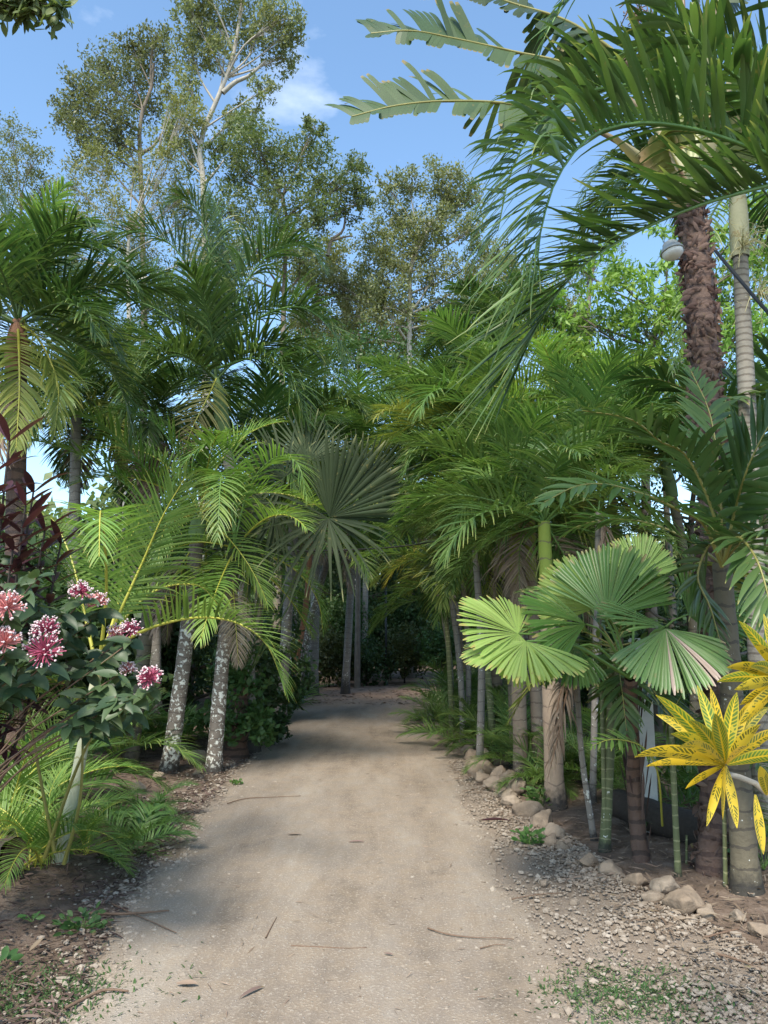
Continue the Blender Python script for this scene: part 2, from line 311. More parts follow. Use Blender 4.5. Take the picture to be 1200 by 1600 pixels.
def groundmat(name, road):
    m, nt, b = newmat(name); r, al, ac, ex = lcs(nt)
    g = nd(nt, 'ShaderNodeNewGeometry'); pos = g.outputs['Position']
    n1 = noise(nt, .9, 5, .6, pos); n2 = noise(nt, 6, 6, .65, pos); n3 = noise(nt, 70, 3, .6, pos); n4 = noise(nt, 240, 2, .6, pos)
    soil = ramp(nt, n2, [(.3, (.055, .038, .028)), (.5, (.125, .085, .062)), (.68, (.22, .165, .13))])
    soil = mixc(nt, mth(nt, 'MULTIPLY', n3, .4), soil, (.30, .24, .19))
    mp = nd(nt, 'ShaderNodeMapping'); mp.inputs['Scale'].default_value = (1.6, .35, 1); nt.links.new(pos, mp.inputs[0])
    n5 = noise(nt, 1.3, 7, .65, mp.outputs[0])
    rc = ramp(nt, n5, [(.36, (.185, .148, .114)), (.47, (.262, .214, .170)), (.55, (.30, .252, .205)), (.66, (.37, .322, .268))])
    rc = mixc(nt, ramp(nt, n2, [(.42, (0, 0, 0)), (.62, (.42, .42, .42))]), rc, (.36, .275, .19))
    rc = mixc(nt, ramp(nt, n4, [(.35, (.40, .40, .40)), (.65, (0, 0, 0))]), rc, (.22, .175, .135))
    rc = mixc(nt, ramp(nt, n3, [(.55, (0, 0, 0)), (.72, (.7, .7, .7))]), rc, (.50, .43, .35))
    vo = nd(nt, 'ShaderNodeTexVoronoi'); vo.inputs['Scale'].default_value = 55; nt.links.new(pos, vo.inputs['Vector'])
    vs = ramp(nt, vo.outputs['Distance'], [(.12, (1, 1, 1)), (.3, (0, 0, 0))])
    sep = nd(nt, 'ShaderNodeSeparateColor'); nt.links.new(vo.outputs['Color'], sep.inputs[0])
    vm = mth(nt, 'MULTIPLY', vs, mth(nt, 'GREATER_THAN', sep.outputs[0], .72))
    rc = mixc(nt, mth(nt, 'MULTIPLY', vm, .55), rc, (.56, .51, .45))
    if road:
        e = mth(nt, 'ADD', al, mth(nt, 'MULTIPLY_ADD', n2, 1.5, -.75)); mr = nd(nt, 'ShaderNodeMapRange'); mr.inputs[1].default_value = -.45; mr.inputs[2].default_value = .12; nt.links.new(e, mr.inputs[0])
        col = mixc(nt, mr.outputs[0], soil, rc)
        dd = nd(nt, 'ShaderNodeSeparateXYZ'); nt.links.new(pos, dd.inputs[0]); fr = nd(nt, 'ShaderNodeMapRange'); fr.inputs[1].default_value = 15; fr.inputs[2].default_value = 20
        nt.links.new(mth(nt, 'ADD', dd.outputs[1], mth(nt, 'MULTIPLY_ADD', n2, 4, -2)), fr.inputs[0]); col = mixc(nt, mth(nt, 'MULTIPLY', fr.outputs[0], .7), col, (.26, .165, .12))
    else:
        mr = nd(nt, 'ShaderNodeMapRange'); mr.inputs[1].default_value = .3; mr.inputs[2].default_value = .8; nt.links.new(mth(nt, 'ADD', al, mth(nt, 'MULTIPLY_ADD', n2, 1.2, -.6)), mr.inputs[0]); col = mixc(nt, mth(nt, 'MULTIPLY', mr.outputs[0], .75), soil, rc)
    nt.links.new(col, b.inputs['Base Color']); b.inputs['Roughness'].default_value = .95; b.inputs['Specular IOR Level'].default_value = .15
    h = mth(nt, 'ADD', mth(nt, 'MULTIPLY', n3, .7), mth(nt, 'ADD', mth(nt, 'MULTIPLY', n4, .4), mth(nt, 'MULTIPLY', vm, .5))); bump(nt, b, h, .8, .012)
    return m
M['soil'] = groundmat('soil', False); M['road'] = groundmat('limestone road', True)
def stonemat(name, c1, c2, c3):
    m, nt, b = newmat(name); r, al, ac, ex = lcs(nt); oi = nd(nt, 'ShaderNodeObjectInfo')
    n = noise(nt, 9, 6, .65); n2 = noise(nt, 45, 4)
    col = mixc(nt, r, c1, c2); col = mixc(nt, ramp(nt, n, [(.4, (0, 0, 0)), (.65, (.8, .8, .8))]), col, c3); col = mixc(nt, mth(nt, 'MULTIPLY', oi.outputs['Random'], .5), col, c2)
    nt.links.new(col, b.inputs['Base Color']); b.inputs['Roughness'].default_value = .9; b.inputs['Specular IOR Level'].default_value = .2
    bump(nt, b, mth(nt, 'ADD', n, mth(nt, 'MULTIPLY', n2, .4)), .7, .02); return m
M['rock'] = stonemat('limestone rock', (.26, .185, .125), (.31, .255, .20), (.13, .10, .075))
M['pebble'] = stonemat('pale pebble', (.20, .155, .115), (.40, .345, .285), (.26, .205, .155))
# ------------------------------------------------------------ ground
CL = np.array([(-.2, -6), (-.22, 0), (-.24, 3), (-.36, 5), (-.42, 9), (-.42, 15), (-.25, 20), (.6, 23.6), (2.6, 26), (6, 27.6), (16, 29)])
HW = np.array([1.0, 1.0, 1.0, 1.08, 1.32, 1.5, 1.65, 1.7, 1.7, 1.7, 1.7])
def road_edges(y):
    c = np.interp(y, CL[:7, 1], CL[:7, 0]); h = np.interp(y, CL[:7, 1], HW[:7]); return c-h, c+h
BL = lambda y: np.interp(y, [0, 3, 5, 9, 14, 18, 22, 30], [-1.4, -1.5, -1.8, -1.95, -1.95, -2.1, -2.1, -2.1])
BR = lambda y: np.interp(y, [0, 3.7, 4.3, 5.1, 8.5, 15.4, 20, 22, 30], [2.0, 1.87, 1.76, 1.5, 1.12, 1.15, 1.6, 3.5, 20])
def gh(x, y):
    x = np.asarray(x, float); y = np.asarray(y, float)
    o = np.maximum(BL(y)-x, x-BR(y)); s = np.clip((o+.1)/.8, 0, 1); s = s*s*(3-2*s)*(y < 23)
    nz = (np.sin(x*2.3+y*1.1)+np.sin(x*5.1-y*3.7)*.5+np.sin(y*6.3+x*.9)*.4+np.sin(x*11+y*9)*.2)
    return s*(.07+.025*nz)
def grid(xs, ys, zf, cf=None):
    X, Y = np.meshgrid(xs, ys); V = np.stack([X.ravel(), Y.ravel(), zf(X, Y).ravel()], 1); nx, ny = len(xs), len(ys)
    i, j = np.meshgrid(np.arange(nx-1), np.arange(ny-1)); a = (j*nx+i).ravel(); return V, np.stack([a, a+1, a+nx+1, a+nx], 1)
xs = np.concatenate([-np.geomspace(300, 8, 16), np.linspace(-7.6, 7.6, 191), np.geomspace(8, 300, 16)])
ys = np.concatenate([-np.geomspace(200, 3, 8), np.linspace(-2, 24, 300), np.geomspace(25, 500, 16)])
mb = MB(); V, Q = grid(xs, ys, gh); C = np.zeros((len(V), 4)); X, Y = V[:, 0], V[:, 1]
C[:, 1] = np.where(X > 0, np.clip(1.0-(X-BR(Y)+.15)/.35, 0, 1), np.clip(.75-(BL(Y)+.25-X)/.4, 0, .75))*(Y < 24); mb.add(V, Q, None, C); tag(mb.build('ground', M['soil']), kind='structure')
mb = MB(); c = crom(np.c_[CL, np.zeros(len(CL))], 160); hw = np.interp(np.linspace(0, 1, 160), np.linspace(0, 1, len(HW)), HW)*1.12
T = nrm(np.gradient(c, axis=0)); Sd = np.stack([T[:, 1], -T[:, 0], T[:, 2]], 1); V = []; C = []; k = 21
for i in range(160):
    for u in np.linspace(-1, 1, k):
        e = hw[i]*(1+.05*math.sin(i*.9+u)+.03*math.sin(i*2.1)); q = c[i]+Sd[i]*u*e; V.append((q[0], q[1], .006+.018*(1-u**4)-.008*math.exp(-((abs(u)-.5)/.16)**2))); C.append((0, (1-abs(u))*2.2, 0, 0))
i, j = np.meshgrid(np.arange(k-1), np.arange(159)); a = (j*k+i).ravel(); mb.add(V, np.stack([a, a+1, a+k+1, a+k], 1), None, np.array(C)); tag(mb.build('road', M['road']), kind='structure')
# pebbles, stones
ico = bmesh.new(); bmesh.ops.create_icosphere(ico, subdivisions=1, radius=1); IV = np.array([v.co[:] for v in ico.verts]); IF = np.array([[v.index for v in f.verts] for f in ico.faces]); ico.free()
def pebbles(name, xy, size, label, mat=M['pebble'], zoff=0):
    n = len(xy); s = size[:, None, None]*(IV[None]*R.uniform(.7, 1.15, (n, len(IV), 1)))*np.stack([R.uniform(.8, 1.4, n), R.uniform(.8, 1.3, n), R.uniform(.45, .8, n)], 1)[:, None]
    a = R.uniform(0, 6.28, n); ca, sa = np.cos(a)[:, None], np.sin(a)[:, None]
    x = s[..., 0]*ca-s[..., 1]*sa; y = s[..., 0]*sa+s[..., 1]*ca
    z = gh(xy[:, 0], xy[:, 1])[:, None]+s[..., 2]+size[:, None]*.05+zoff+.012
    V = np.stack([x+xy[:, :1], y+xy[:, 1:], z], 2).reshape(-1, 3); m = len(IV)
    Fc = (np.arange(n)[:, None, None]*m+IF[None]).reshape(-1, 3); C = np.zeros((len(V), 4)); C[:, 0] = np.repeat(R.random(n), m)
    mb = MB(); mb.add(V, None, Fc, C); return tag(mb.build(name, mat, smooth=False), label, 'gravel', kind='stuff')
n = 26000; y = 2.4+7.5*R.random(n)**1.6; lo = np.interp(y, [2.4, 5, 10], [.45, .55, .85]); hi = BR(y)+.1; x = lo+(hi-lo)*(1-np.abs(R.normal(0, .42, n))); 
k = (x > lo-.5) & (x < hi+.6) & (np.sin(x*5+y*2.3)+np.sin(y*7.1-x*4)*.8+R.normal(0, .9, n) > -.9)
pebbles('shoulder_gravel', np.c_[x, y][k], R.gamma(1.5, .0033, k.sum())+.0016, 'loose pale limestone gravel spread along the right shoulder of the road')
n = 13000; y = 2.4+13*R.random(n)**1.5; l, r = road_edges(y); x = l+(r-l)*R.random(n)
pebbles('road_gravel', np.c_[x, y], R.gamma(1.3, .0020, n)+.0012, 'scattered small white stones on the compacted road')
n = 3800; y = 2.4+10*R.random(n)**1.5; l, r = road_edges(y); x = l+R.normal(-.12, .2, n)
pebbles('left_gravel', np.c_[x, y], R.gamma(2.2, .0032, n)+.002, 'broken gravel fringe along the left edge of the road')
def rockmesh(seed, sub=4):
    rr = np.random.default_rng(seed); b = bmesh.new(); bmesh.ops.create_icosphere(b, subdivisions=sub, radius=1)
    v = np.array([q.co[:] for q in b.verts]); f = np.array([[q.index for q in g.verts] for g in b.faces]); b.free()
    for _ in range(14):
        dn = nrm(rr.normal(size=3)); lim = rr.uniform(.45, .8); dd = v@dn; v = v-np.outer(np.maximum(dd-lim, 0), dn)*.85
    for fq, am in ((2.3, .08), (5.3, .045), (12., .022), (27., .010)):
        ph = rr.uniform(0, 6, 3); v = v*(1+am*(np.sin(v[:, :1]*fq+ph[0])+np.sin(v[:, 1:2]*fq*1.2+ph[1])+np.sin(v[:, 2:]*fq*.9+ph[2])))
    v = v*np.array((1, rr.uniform(.7, .95), rr.uniform(.6, .8))); C = np.zeros((len(v), 4)); C[:, 0] = rr.random(); mb = MB(); mb.add(v, None, f, C); return mb.mesh('rock', [M['rock']])
RM = [rockmesh(100+i) for i in range(9)]
def rock(x, y, s, label, group=None, dz=0, flat=1):
    o = bpy.data.objects.new('rock', random.choice(RM)); COL.objects.link(o); z = float(gh(x, y)); o.location = (x, y, z+s*.16*flat+dz+.01); s *= 1.15
    o.scale = (s, s, s*flat); o.rotation_euler = (random.uniform(-.2, .2), random.uniform(-.2, .2), random.uniform(0, 6.28)); return tag(o, label, 'rock', group)
G = 'limestone rocks edging the road'
for px, py, s, lab in ((1077, 1430, .13, 'largest grey brown border rock on the right, beneath the yellow croton'), (1110, 1440, .06, 'small rock tucked against the right side of the largest border rock'),
    (1042, 1404, .11, 'flat pale border rock just left of the largest one'), (1000, 1392, .09, 'orange tinted border rock below the fibrous fan palm trunk'), (955, 1368, .10, 'rounded tan border rock beside the thin green cane'),
    (922, 1358, .08, 'low flat rock at the upper left end of the near border row'), (880, 1330, .07, 'half buried border rock beside the small green weed'), (862, 1322, .08, 'half buried flat rock near the green weed clump'),
    (1160, 1450, .05, 'small rust coloured rock at the far right of the border'), (1195, 1475, .07, 'grey rock at the right picture edge'), (852, 1390, .04, 'lone angular stone out on the gravel, the upper of two'),
    (902, 1418, .032, 'lone rounded stone on the gravel nearer the border, the lower of two'), (1020, 1415, .07, 'low rock in front of the flat pale border rock')):
    g = PG(px, py); rock(g[0], g[1]+.05, s, lab, G)
for i in range(26):
    y = 6.3+i*.36; x = BR(y)-.05+random.uniform(-.05, .05); s = random.uniform(.09, .16)
    rock(x, y, s, 'rough tan limestone rock in the piled row beyond the palm trunks right of the road', 'piled rocks of the far right border row')
    if i > 3: rock(x+random.uniform(.1, .2), y+random.uniform(-.1, .1), s*.9, 'rough tan limestone rock in the piled row beyond the palm trunks right of the road', 'piled rocks of the far right border row', dz=random.uniform(.03, .1))
g = PG(745, 1212); rock(g[0]+.02, g[1], .19, 'biggest block of the piled row, at its near end by the palm trunk', G, dz=.05)
for px, py, s, lab in ((300, 1195, .17, 'big tan rock between the two lichen covered palm trunks'), (285, 1180, .12, 'tan rock leaning on the back of the big one between the spotted trunks'), (215, 1245, .1, 'rock behind the ferns left of the spotted trunks'),
    (150, 1300, .13, 'earthy rock behind the white stemmed palm'), (140, 1335, .1, 'dark soil covered rock beside the base of the white stemmed palm'), (55, 1320, .14, 'grey rock left of the white stemmed palm base'), (385, 1170, .11, 'tan rock right of the torn palm stump'),
    (310, 1215, .07, 'small rock in front of the big tan rock on the left'), (250, 1225, .09, 'low rock at the foot of the leftmost spotted trunk'), (400, 1150, .09, 'small rock beneath the dark bush on the left')):
    g = PG(px, py); rock(g[0], g[1], s, lab, 'rocks edging the left side')
# ------------------------------------------------------------ leaf sets
DENS = 2.4
def leafcloud(mb, cs, rs, n, size, mi=0, flat=1., asp=.42, clump=7, hang=.0):
    """leaves gathered in twig clumps inside each blob"""
    for c, r in zip(cs, rs):
        k = max(3, int(n*(r*r)*DENS)); nc = max(4, k//clump//4)
        v = nrm(R.normal(size=(nc, 3)))*(R.random(nc)**.45)[:, None]*r; v[:, 2] *= flat
        cc = c+v; own = R.integers(0, nc, k); q = cc[own]+R.normal(size=(k, 3))*r*.13
        ln = size*R.uniform(.6, 1.3, k)[:, None]; u = nrm(R.normal(size=(k, 3))+np.array((0, 0, -hang))); t = nrm(np.cross(u, R.normal(size=(k, 3))+np.array((0, 0, 1.2)))); nn = np.cross(u, t)
        V = np.stack([q, q+u*ln*.5+t*ln*asp*.5, q+u*ln-nn*ln*.15, q+u*ln*.5-t*ln*asp*.5], 1).reshape(-1, 3)
        C = np.zeros((len(V), 4)); C[:, 0] = np.repeat(np.clip(R.random(k)*.7+R.random(nc)[own]*.3, 0, 1), 4); C[:, 1] = np.tile([0, .5, 1, .5], k); C[:, 2] = np.tile([.5, 0, .5, 1], k)
        mb.add(V, np.arange(4*k).reshape(-1, 4), None, C, mi)
        yield cc
def blobtree(name, label, cat, d, trunk, tr, blobs, size_, dens, leaf, bark, group=None, spread=.5, flat=1., asp=.42, twigs=True, base=None, hang=0, extra_limbs=()):
    tp = [P(a, b, d) for a, b in trunk]; size = size_*(.85 if d > 19 else 1); dens = dens*(1.2 if d > 23 else 1)
    if base is None: g = tp[0].copy(); g[2] = float(gh(g[0], g[1]))-.1; g[0] = tp[0][0]
    else: g = np.array(base, float)
    if tp[0][2] > g[2]+.3: tp = [g]+tp
    root = empty(name, label, cat, g, group)
    path = crom(tp, 24)-g; mt = MB(); rr = np.linspace(tr, tr*.3, 24); tube(mt, path, rr, 9, lump=.05)
    for lim in extra_limbs:
        lp = crom([P(a, b, d) for a, b in lim[1:]], 10)-g; tube(mt, lp, np.linspace(lim[0], lim[0]*.4, 10), 6)
    ml = MB(); cs = []; rs = []
    for b in blobs:
        px, py, r = b[:3]; r = r*d/F; c = P(px, py, d+random.uniform(-1, 1)*r*spread*2)-g; cs.append(c); rs.append(r*1.08)
    for c, r, cc in zip(cs, rs, leafcloud(ml, cs, rs, dens, size, 0, flat, asp, hang=hang)):
        below = np.where(path[:, 2] < c[2]-.2*r)[0]; j = below[np.argmin(np.linalg.norm(path[below]-c, axis=1)+.0)] if len(below) else 1
        j = max(1, j-1); s = path[j]; mid = lerp(s, c, .5)+np.array((R.normal(0, .12), R.normal(0, .12), -.1))*r
        lr = min(rr[j]*.6, .018+.035*r); tube(mt, crom([s, mid, c], 8), np.linspace(lr, lr*.3, 8), 5)
        if twigs:
            for e in cc[:14]: tube(mt, crom([lerp(mid, c, R.random()), lerp(c, e, .5)+R.normal(0, .06, 3)*r, e], 4), np.linspace(lr*.3, lr*.08, 4), 3)
    mt.build('trunk', bark, root); ml.build('crown', leaf, root); return root
# tall trees at the back
TG = 'tall trees behind the palms'
blobtree('tall_tree', 'tallest tree with a pale forked trunk against the blue sky', 'tree', 27, [(322, 620), (318, 300), (312, 225), (335, 165), (358, 110), (370, 60), (378, 0)], .21,
    [(400, 60, 46), (335, 35, 46), (300, 80, 40), (440, 90, 34), (385, -20, 60), (320, -20, 46), (435, 30, 44), (350, 90, 34), (292, 130, 30), (285, 180, 34), (300, 240, 36), (415, 140, 26), (265, 210, 34), (450, 50, 26), (355, 190, 28), (385, 175, 24), (300, 20, 40)], .19, 430, M['tree_o'], M['limb'], TG, extra_limbs=[(.11, (348, 145), (368, 128), (390, 118), (415, 95)), (.09, (312, 225), (300, 205), (285, 190)), (.08, (316, 290), (335, 270), (350, 250))])
blobtree('tall_tree', 'tall olive tree left of the tallest one with an upswept crown', 'tree', 29, [(225, 620), (222, 330), (218, 220), (222, 175), (236, 140), (240, 100)], .2,
    [(200, 120, 48), (160, 105, 38), (120, 140, 36), (235, 90, 40), (240, 60, 30), (165, 165, 44), (125, 195, 40), (185, 215, 40), (235, 160, 36), (205, 70, 28), (100, 175, 26), (150, 230, 40)], .19, 400, M['tree_o'], M['limbd'], TG, extra_limbs=[(.08, (220, 240), (240, 228), (255, 205)), (.08, (190, 240), (178, 215), (165, 205))])
blobtree('yellowish_tree', 'yellow green feathery tree in front of the two tallest trees', 'tree', 24, [(200, 620), (200, 400), (205, 340)], .15,
    [(150, 260, 38), (210, 265, 42), (265, 255, 36), (250, 310, 42), (175, 325, 46), (115, 290, 36), (295, 170, 34), (275, 150, 24), (120, 340, 44), (290, 300, 36), (100, 390, 50), (200, 390, 50), (290, 350, 40), (310, 400, 40)], .17, 430, M['tree_y'], M['limb'], TG, asp=.3)
blobtree('green_tree', 'dense green tree right of the forked trunk, its crown stepping down to the right', 'tree', 25, [(440, 620), (445, 420), (448, 340), (430, 280)], .17,
    [(400, 225, 46), (370, 270, 42), (440, 260, 44), (480, 225, 40), (500, 280, 42), (545, 285, 36), (572, 312, 24), (430, 320, 48), (500, 335, 40), (355, 330, 44), (385, 205, 34), (560, 258, 22), (493, 195, 18), (345, 230, 30), (400, 380, 44), (470, 390, 44), (345, 400, 40), (540, 330, 24)], .17, 560, M['tree_g'], M['limbd'], TG, extra_limbs=[(.07, (512, 400), (518, 375), (536, 360), (540, 330)), (.05, (518, 376), (540, 370), (552, 369))])
blobtree('olive_tree', 'airy olive tree in the gap above the end of the road', 'tree', 27, [(640, 640), (640, 480), (645, 400), (675, 345), (700, 335)], .17,
    [(640, 290, 30), (690, 280, 36), (725, 310, 34), (615, 335, 38), (675, 350, 36), (735, 360, 30), (580, 385, 36), (620, 405, 38), (680, 425, 40), (560, 440, 34), (515, 440, 34), (600, 480, 40), (655, 490, 40), (740, 430, 30), (605, 290, 18), (540, 490, 36), (710, 490, 36), (480, 450, 34), (490, 500, 36), (760, 400, 36), (600, 440, 40), (650, 380, 40), (700, 320, 30)], .17, 650, M['tree_o'], M['limb'], TG, extra_limbs=[(.08, (645, 400), (665, 365), (700, 340), (720, 335))])
blobtree('grey_green_tree', 'hazy grey green tree at the far left edge of the sky', 'tree', 31, [(30, 620), (30, 400), (35, 300)], .16,
    [(20, 215, 36), (55, 250, 32), (5, 265, 40), (60, 300, 36), (15, 330, 40), (80, 350, 40)], .16, 380, M['tree_o'], M['limbd'], TG)
blobtree('broadleaf_tree', 'bright green broadleaf tree behind the lamp trunk on the right', 'tree', 11.5, [(1010, 800), (1010, 640), (1020, 540), (1040, 460)], .11,
    [(960, 430, 52), (1040, 385, 40), (1185, 330, 50), (1185, 400, 60), (915, 500, 50), (1000, 500, 55), (1080, 560, 55), (1180, 520, 60), (905, 420, 36), (1000, 600, 55), (930, 590, 50), (1090, 450, 50), (1090, 650, 60), (1180, 610, 60), (980, 670, 60), (1120, 360, 30), (860, 480, 36), (890, 560, 44), (1060, 470, 50)], .135, 950, M['tree_b'], M['limbd'], None, asp=.34, hang=.8)
blobtree('feathery_tree', 'feathery dark tree top seen against the sky beneath the arching fronds', 'tree', 20, [(920, 640), (920, 480), (930, 400)], .12,
    [(930, 350, 30), (900, 380, 26), (960, 375, 26), (920, 420, 40), (880, 430, 30)], .13, 500, M['tree_g'], M['limbd'], TG, asp=.25)
blobtree('olive_tree', 'wide pale olive tree low behind the gap in the middle', 'tree', 31, [(560, 640), (560, 520)], .15, [(470, 420, 36), (520, 400, 36), (560, 470, 40), (600, 520, 44), (650, 540, 44), (700, 500, 40), (760, 470, 44), (800, 430, 36), (840, 480, 44), (540, 540, 44), (480, 520, 44), (720, 560, 44), (780, 540, 44), (880, 500, 40)], .18, 700, M['tree_y'], M['limb'], TG)
blobtree('green_tree', 'green tree filling the sky between the edge palm and the big dark palm', 'tree', 26, [(120, 640), (120, 520)], .15, [(60, 400, 40), (110, 430, 44), (160, 440, 44), (210, 430, 44), (80, 480, 44), (140, 500, 44), (30, 450, 44), (250, 470, 44), (300, 450, 44), (360, 470, 40)], .18, 400, M['tree_g'], M['limbd'], TG)
# filling trees
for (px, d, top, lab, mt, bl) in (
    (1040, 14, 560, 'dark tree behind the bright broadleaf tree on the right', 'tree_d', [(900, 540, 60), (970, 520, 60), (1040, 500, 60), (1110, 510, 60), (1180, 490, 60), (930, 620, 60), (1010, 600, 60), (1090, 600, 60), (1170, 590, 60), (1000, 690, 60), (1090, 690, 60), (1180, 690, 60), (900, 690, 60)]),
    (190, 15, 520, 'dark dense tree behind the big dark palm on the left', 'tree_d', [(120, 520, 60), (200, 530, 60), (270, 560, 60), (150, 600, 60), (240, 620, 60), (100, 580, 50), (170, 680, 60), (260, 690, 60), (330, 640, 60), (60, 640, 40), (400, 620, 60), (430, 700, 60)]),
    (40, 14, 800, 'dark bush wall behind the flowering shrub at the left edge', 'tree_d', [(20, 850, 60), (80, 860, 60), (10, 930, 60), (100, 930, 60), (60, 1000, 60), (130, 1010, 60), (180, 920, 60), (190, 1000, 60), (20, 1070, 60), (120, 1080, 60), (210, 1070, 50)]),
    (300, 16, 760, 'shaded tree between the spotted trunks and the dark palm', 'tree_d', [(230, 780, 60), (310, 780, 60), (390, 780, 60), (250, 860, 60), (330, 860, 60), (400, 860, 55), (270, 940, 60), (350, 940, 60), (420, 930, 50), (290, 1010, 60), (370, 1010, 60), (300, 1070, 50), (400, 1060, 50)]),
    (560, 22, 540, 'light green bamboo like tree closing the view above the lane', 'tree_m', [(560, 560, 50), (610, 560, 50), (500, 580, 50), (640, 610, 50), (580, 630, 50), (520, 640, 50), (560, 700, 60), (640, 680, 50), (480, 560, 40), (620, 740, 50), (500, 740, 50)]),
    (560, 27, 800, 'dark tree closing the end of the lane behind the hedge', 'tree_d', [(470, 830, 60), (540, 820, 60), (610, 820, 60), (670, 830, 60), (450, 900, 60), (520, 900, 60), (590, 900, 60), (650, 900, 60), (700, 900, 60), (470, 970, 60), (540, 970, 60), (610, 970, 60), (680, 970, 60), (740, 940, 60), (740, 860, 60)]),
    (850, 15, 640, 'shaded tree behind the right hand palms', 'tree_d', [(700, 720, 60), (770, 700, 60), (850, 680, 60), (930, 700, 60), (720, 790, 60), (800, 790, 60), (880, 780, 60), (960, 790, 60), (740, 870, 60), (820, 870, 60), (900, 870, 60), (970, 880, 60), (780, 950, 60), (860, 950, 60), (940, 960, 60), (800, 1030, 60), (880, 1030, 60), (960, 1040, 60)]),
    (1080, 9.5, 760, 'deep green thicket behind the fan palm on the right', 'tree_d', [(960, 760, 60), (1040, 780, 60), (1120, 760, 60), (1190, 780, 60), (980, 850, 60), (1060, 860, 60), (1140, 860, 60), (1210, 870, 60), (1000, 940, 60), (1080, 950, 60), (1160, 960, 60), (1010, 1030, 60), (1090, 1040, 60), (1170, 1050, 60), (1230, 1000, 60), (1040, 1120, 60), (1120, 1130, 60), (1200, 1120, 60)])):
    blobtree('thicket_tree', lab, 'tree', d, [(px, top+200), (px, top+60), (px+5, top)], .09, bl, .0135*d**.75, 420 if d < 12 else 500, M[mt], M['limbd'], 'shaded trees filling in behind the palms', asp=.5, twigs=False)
# hedge at the end of the lane
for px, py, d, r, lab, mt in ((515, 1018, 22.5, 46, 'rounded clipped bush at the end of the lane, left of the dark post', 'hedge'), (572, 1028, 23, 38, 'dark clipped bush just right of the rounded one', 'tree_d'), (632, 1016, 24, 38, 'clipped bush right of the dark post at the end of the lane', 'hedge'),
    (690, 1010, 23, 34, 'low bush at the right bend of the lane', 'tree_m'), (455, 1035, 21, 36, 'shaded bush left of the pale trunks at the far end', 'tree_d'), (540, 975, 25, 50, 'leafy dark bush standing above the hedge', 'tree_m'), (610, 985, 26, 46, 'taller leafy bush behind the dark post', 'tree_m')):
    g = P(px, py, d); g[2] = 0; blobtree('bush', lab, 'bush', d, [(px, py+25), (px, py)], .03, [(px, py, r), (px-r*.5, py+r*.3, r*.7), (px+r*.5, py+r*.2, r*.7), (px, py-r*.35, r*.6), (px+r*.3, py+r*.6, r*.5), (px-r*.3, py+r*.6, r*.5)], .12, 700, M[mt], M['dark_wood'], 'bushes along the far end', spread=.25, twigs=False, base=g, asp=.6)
# far wood
ml = MB(); cs = []; rs = []
for a in np.linspace(-75, 75, 70):
    for k in range(3):
        d = 38+R.uniform(-2, 10); a_ = rad(a)+R.normal(0, .02); r = R.uniform(1.8, 3.2); cs.append(np.array((d*math.sin(a_)*1.0, d*math.cos(a_), .8+k*2.3+R.uniform(-.5, .8)))); rs.append(r)
for _ in leafcloud(ml, cs, rs, 70, .55, 0, 1, .6): pass
tag(ml.build('distant_forest', M['tree_g']), 'far-off wood reading as one mass behind the garden', 'forest', kind='stuff')
for sgn in (-1, 1):    # banks further to the side
    ml = MB(); cs = []; rs = []
    for k in range(90):
        x = sgn*R.uniform(4.0, 11); y = R.uniform(6, 26) if abs(x) > 5.5 else R.uniform(11, 26); r = R.uniform(.6, 1.3); cs.append(np.array((x, y, R.uniform(.4, 2.2)))); rs.append(r)
    for _ in leafcloud(ml, cs, rs, 300, .2, 0, 1, .6): pass
    tag(ml.build('undergrowth', M['tree_d']), 'dark undergrowth mass filling the %s bank behind the palms' % ('left' if sgn < 0 else 'right'), 'undergrowth', kind='stuff')
# ------------------------------------------------------------ palms
SP = {
 'king': dict(n=64, L=.38, W=.019, a0=62, a1=18, lift=32, droop=.75, t0=.12, prof=P_BLUNT, ruffle=14, bend=95, leaf='king', st='st_d', stalk=.009),
 'mid': dict(n=42, L=.38, W=.023, a0=60, a1=18, lift=26, droop=.8, t0=.15, prof=P_THIN, ruffle=10, bend=72, leaf='mid', st='st_g', stalk=.008),
 'areca': dict(n=42, L=.31, W=.0165, a0=62, a1=22, lift=32, droop=.65, t0=.2, prof=P_THIN, ruffle=6, bend=85, leaf='areca', st='st_y', stalk=.008),
 'broad': dict(n=24, L=.34, W=.040, a0=60, a1=30, lift=15, droop=.5, t0=.15, prof=P_BLUNT, ruffle=8, bend=70, leaf='broad', st='st_o', stalk=.008),
}
CACHE = {}
def frond_mesh(sp, e, seed):
    k = (sp, e, seed)
    if k in CACHE: return CACHE[k]
    s = SP[sp]; n = 14; t = np.linspace(0, 1, n); an = np.radians(e-s['bend']*(.8+.3*seed)*t**1.35*(1 if e > -10 else .5)); an = np.maximum(an, rad(-88))
    st = 1/(n-1); x = np.concatenate([[0], np.cumsum(np.cos(an[:-1])*st)]); z = np.concatenate([[0], np.cumsum(np.sin(an[:-1])*st)])
    y = .06*(seed*2-1)*t**2; path = np.stack([x, y, z], 1); ml = MB(); ms = MB()
    frond(ml, ms, path, s['n'], s['L'], s['W'], s['a0'], s['a1'], s['lift'], s['droop'], s['t0'], .3, s['prof'], s['ruffle'], 5, plane=(0, 1, 0), stalk=s['stalk'])
    CACHE[k] = (ml.mesh('frond', [M[s['leaf']], M[s['st']]]), ms.mesh('stalk', [M[s['st']]])); return CACHE[k]
ELS = (82, 65, 48, 30, 12, -8, -32)
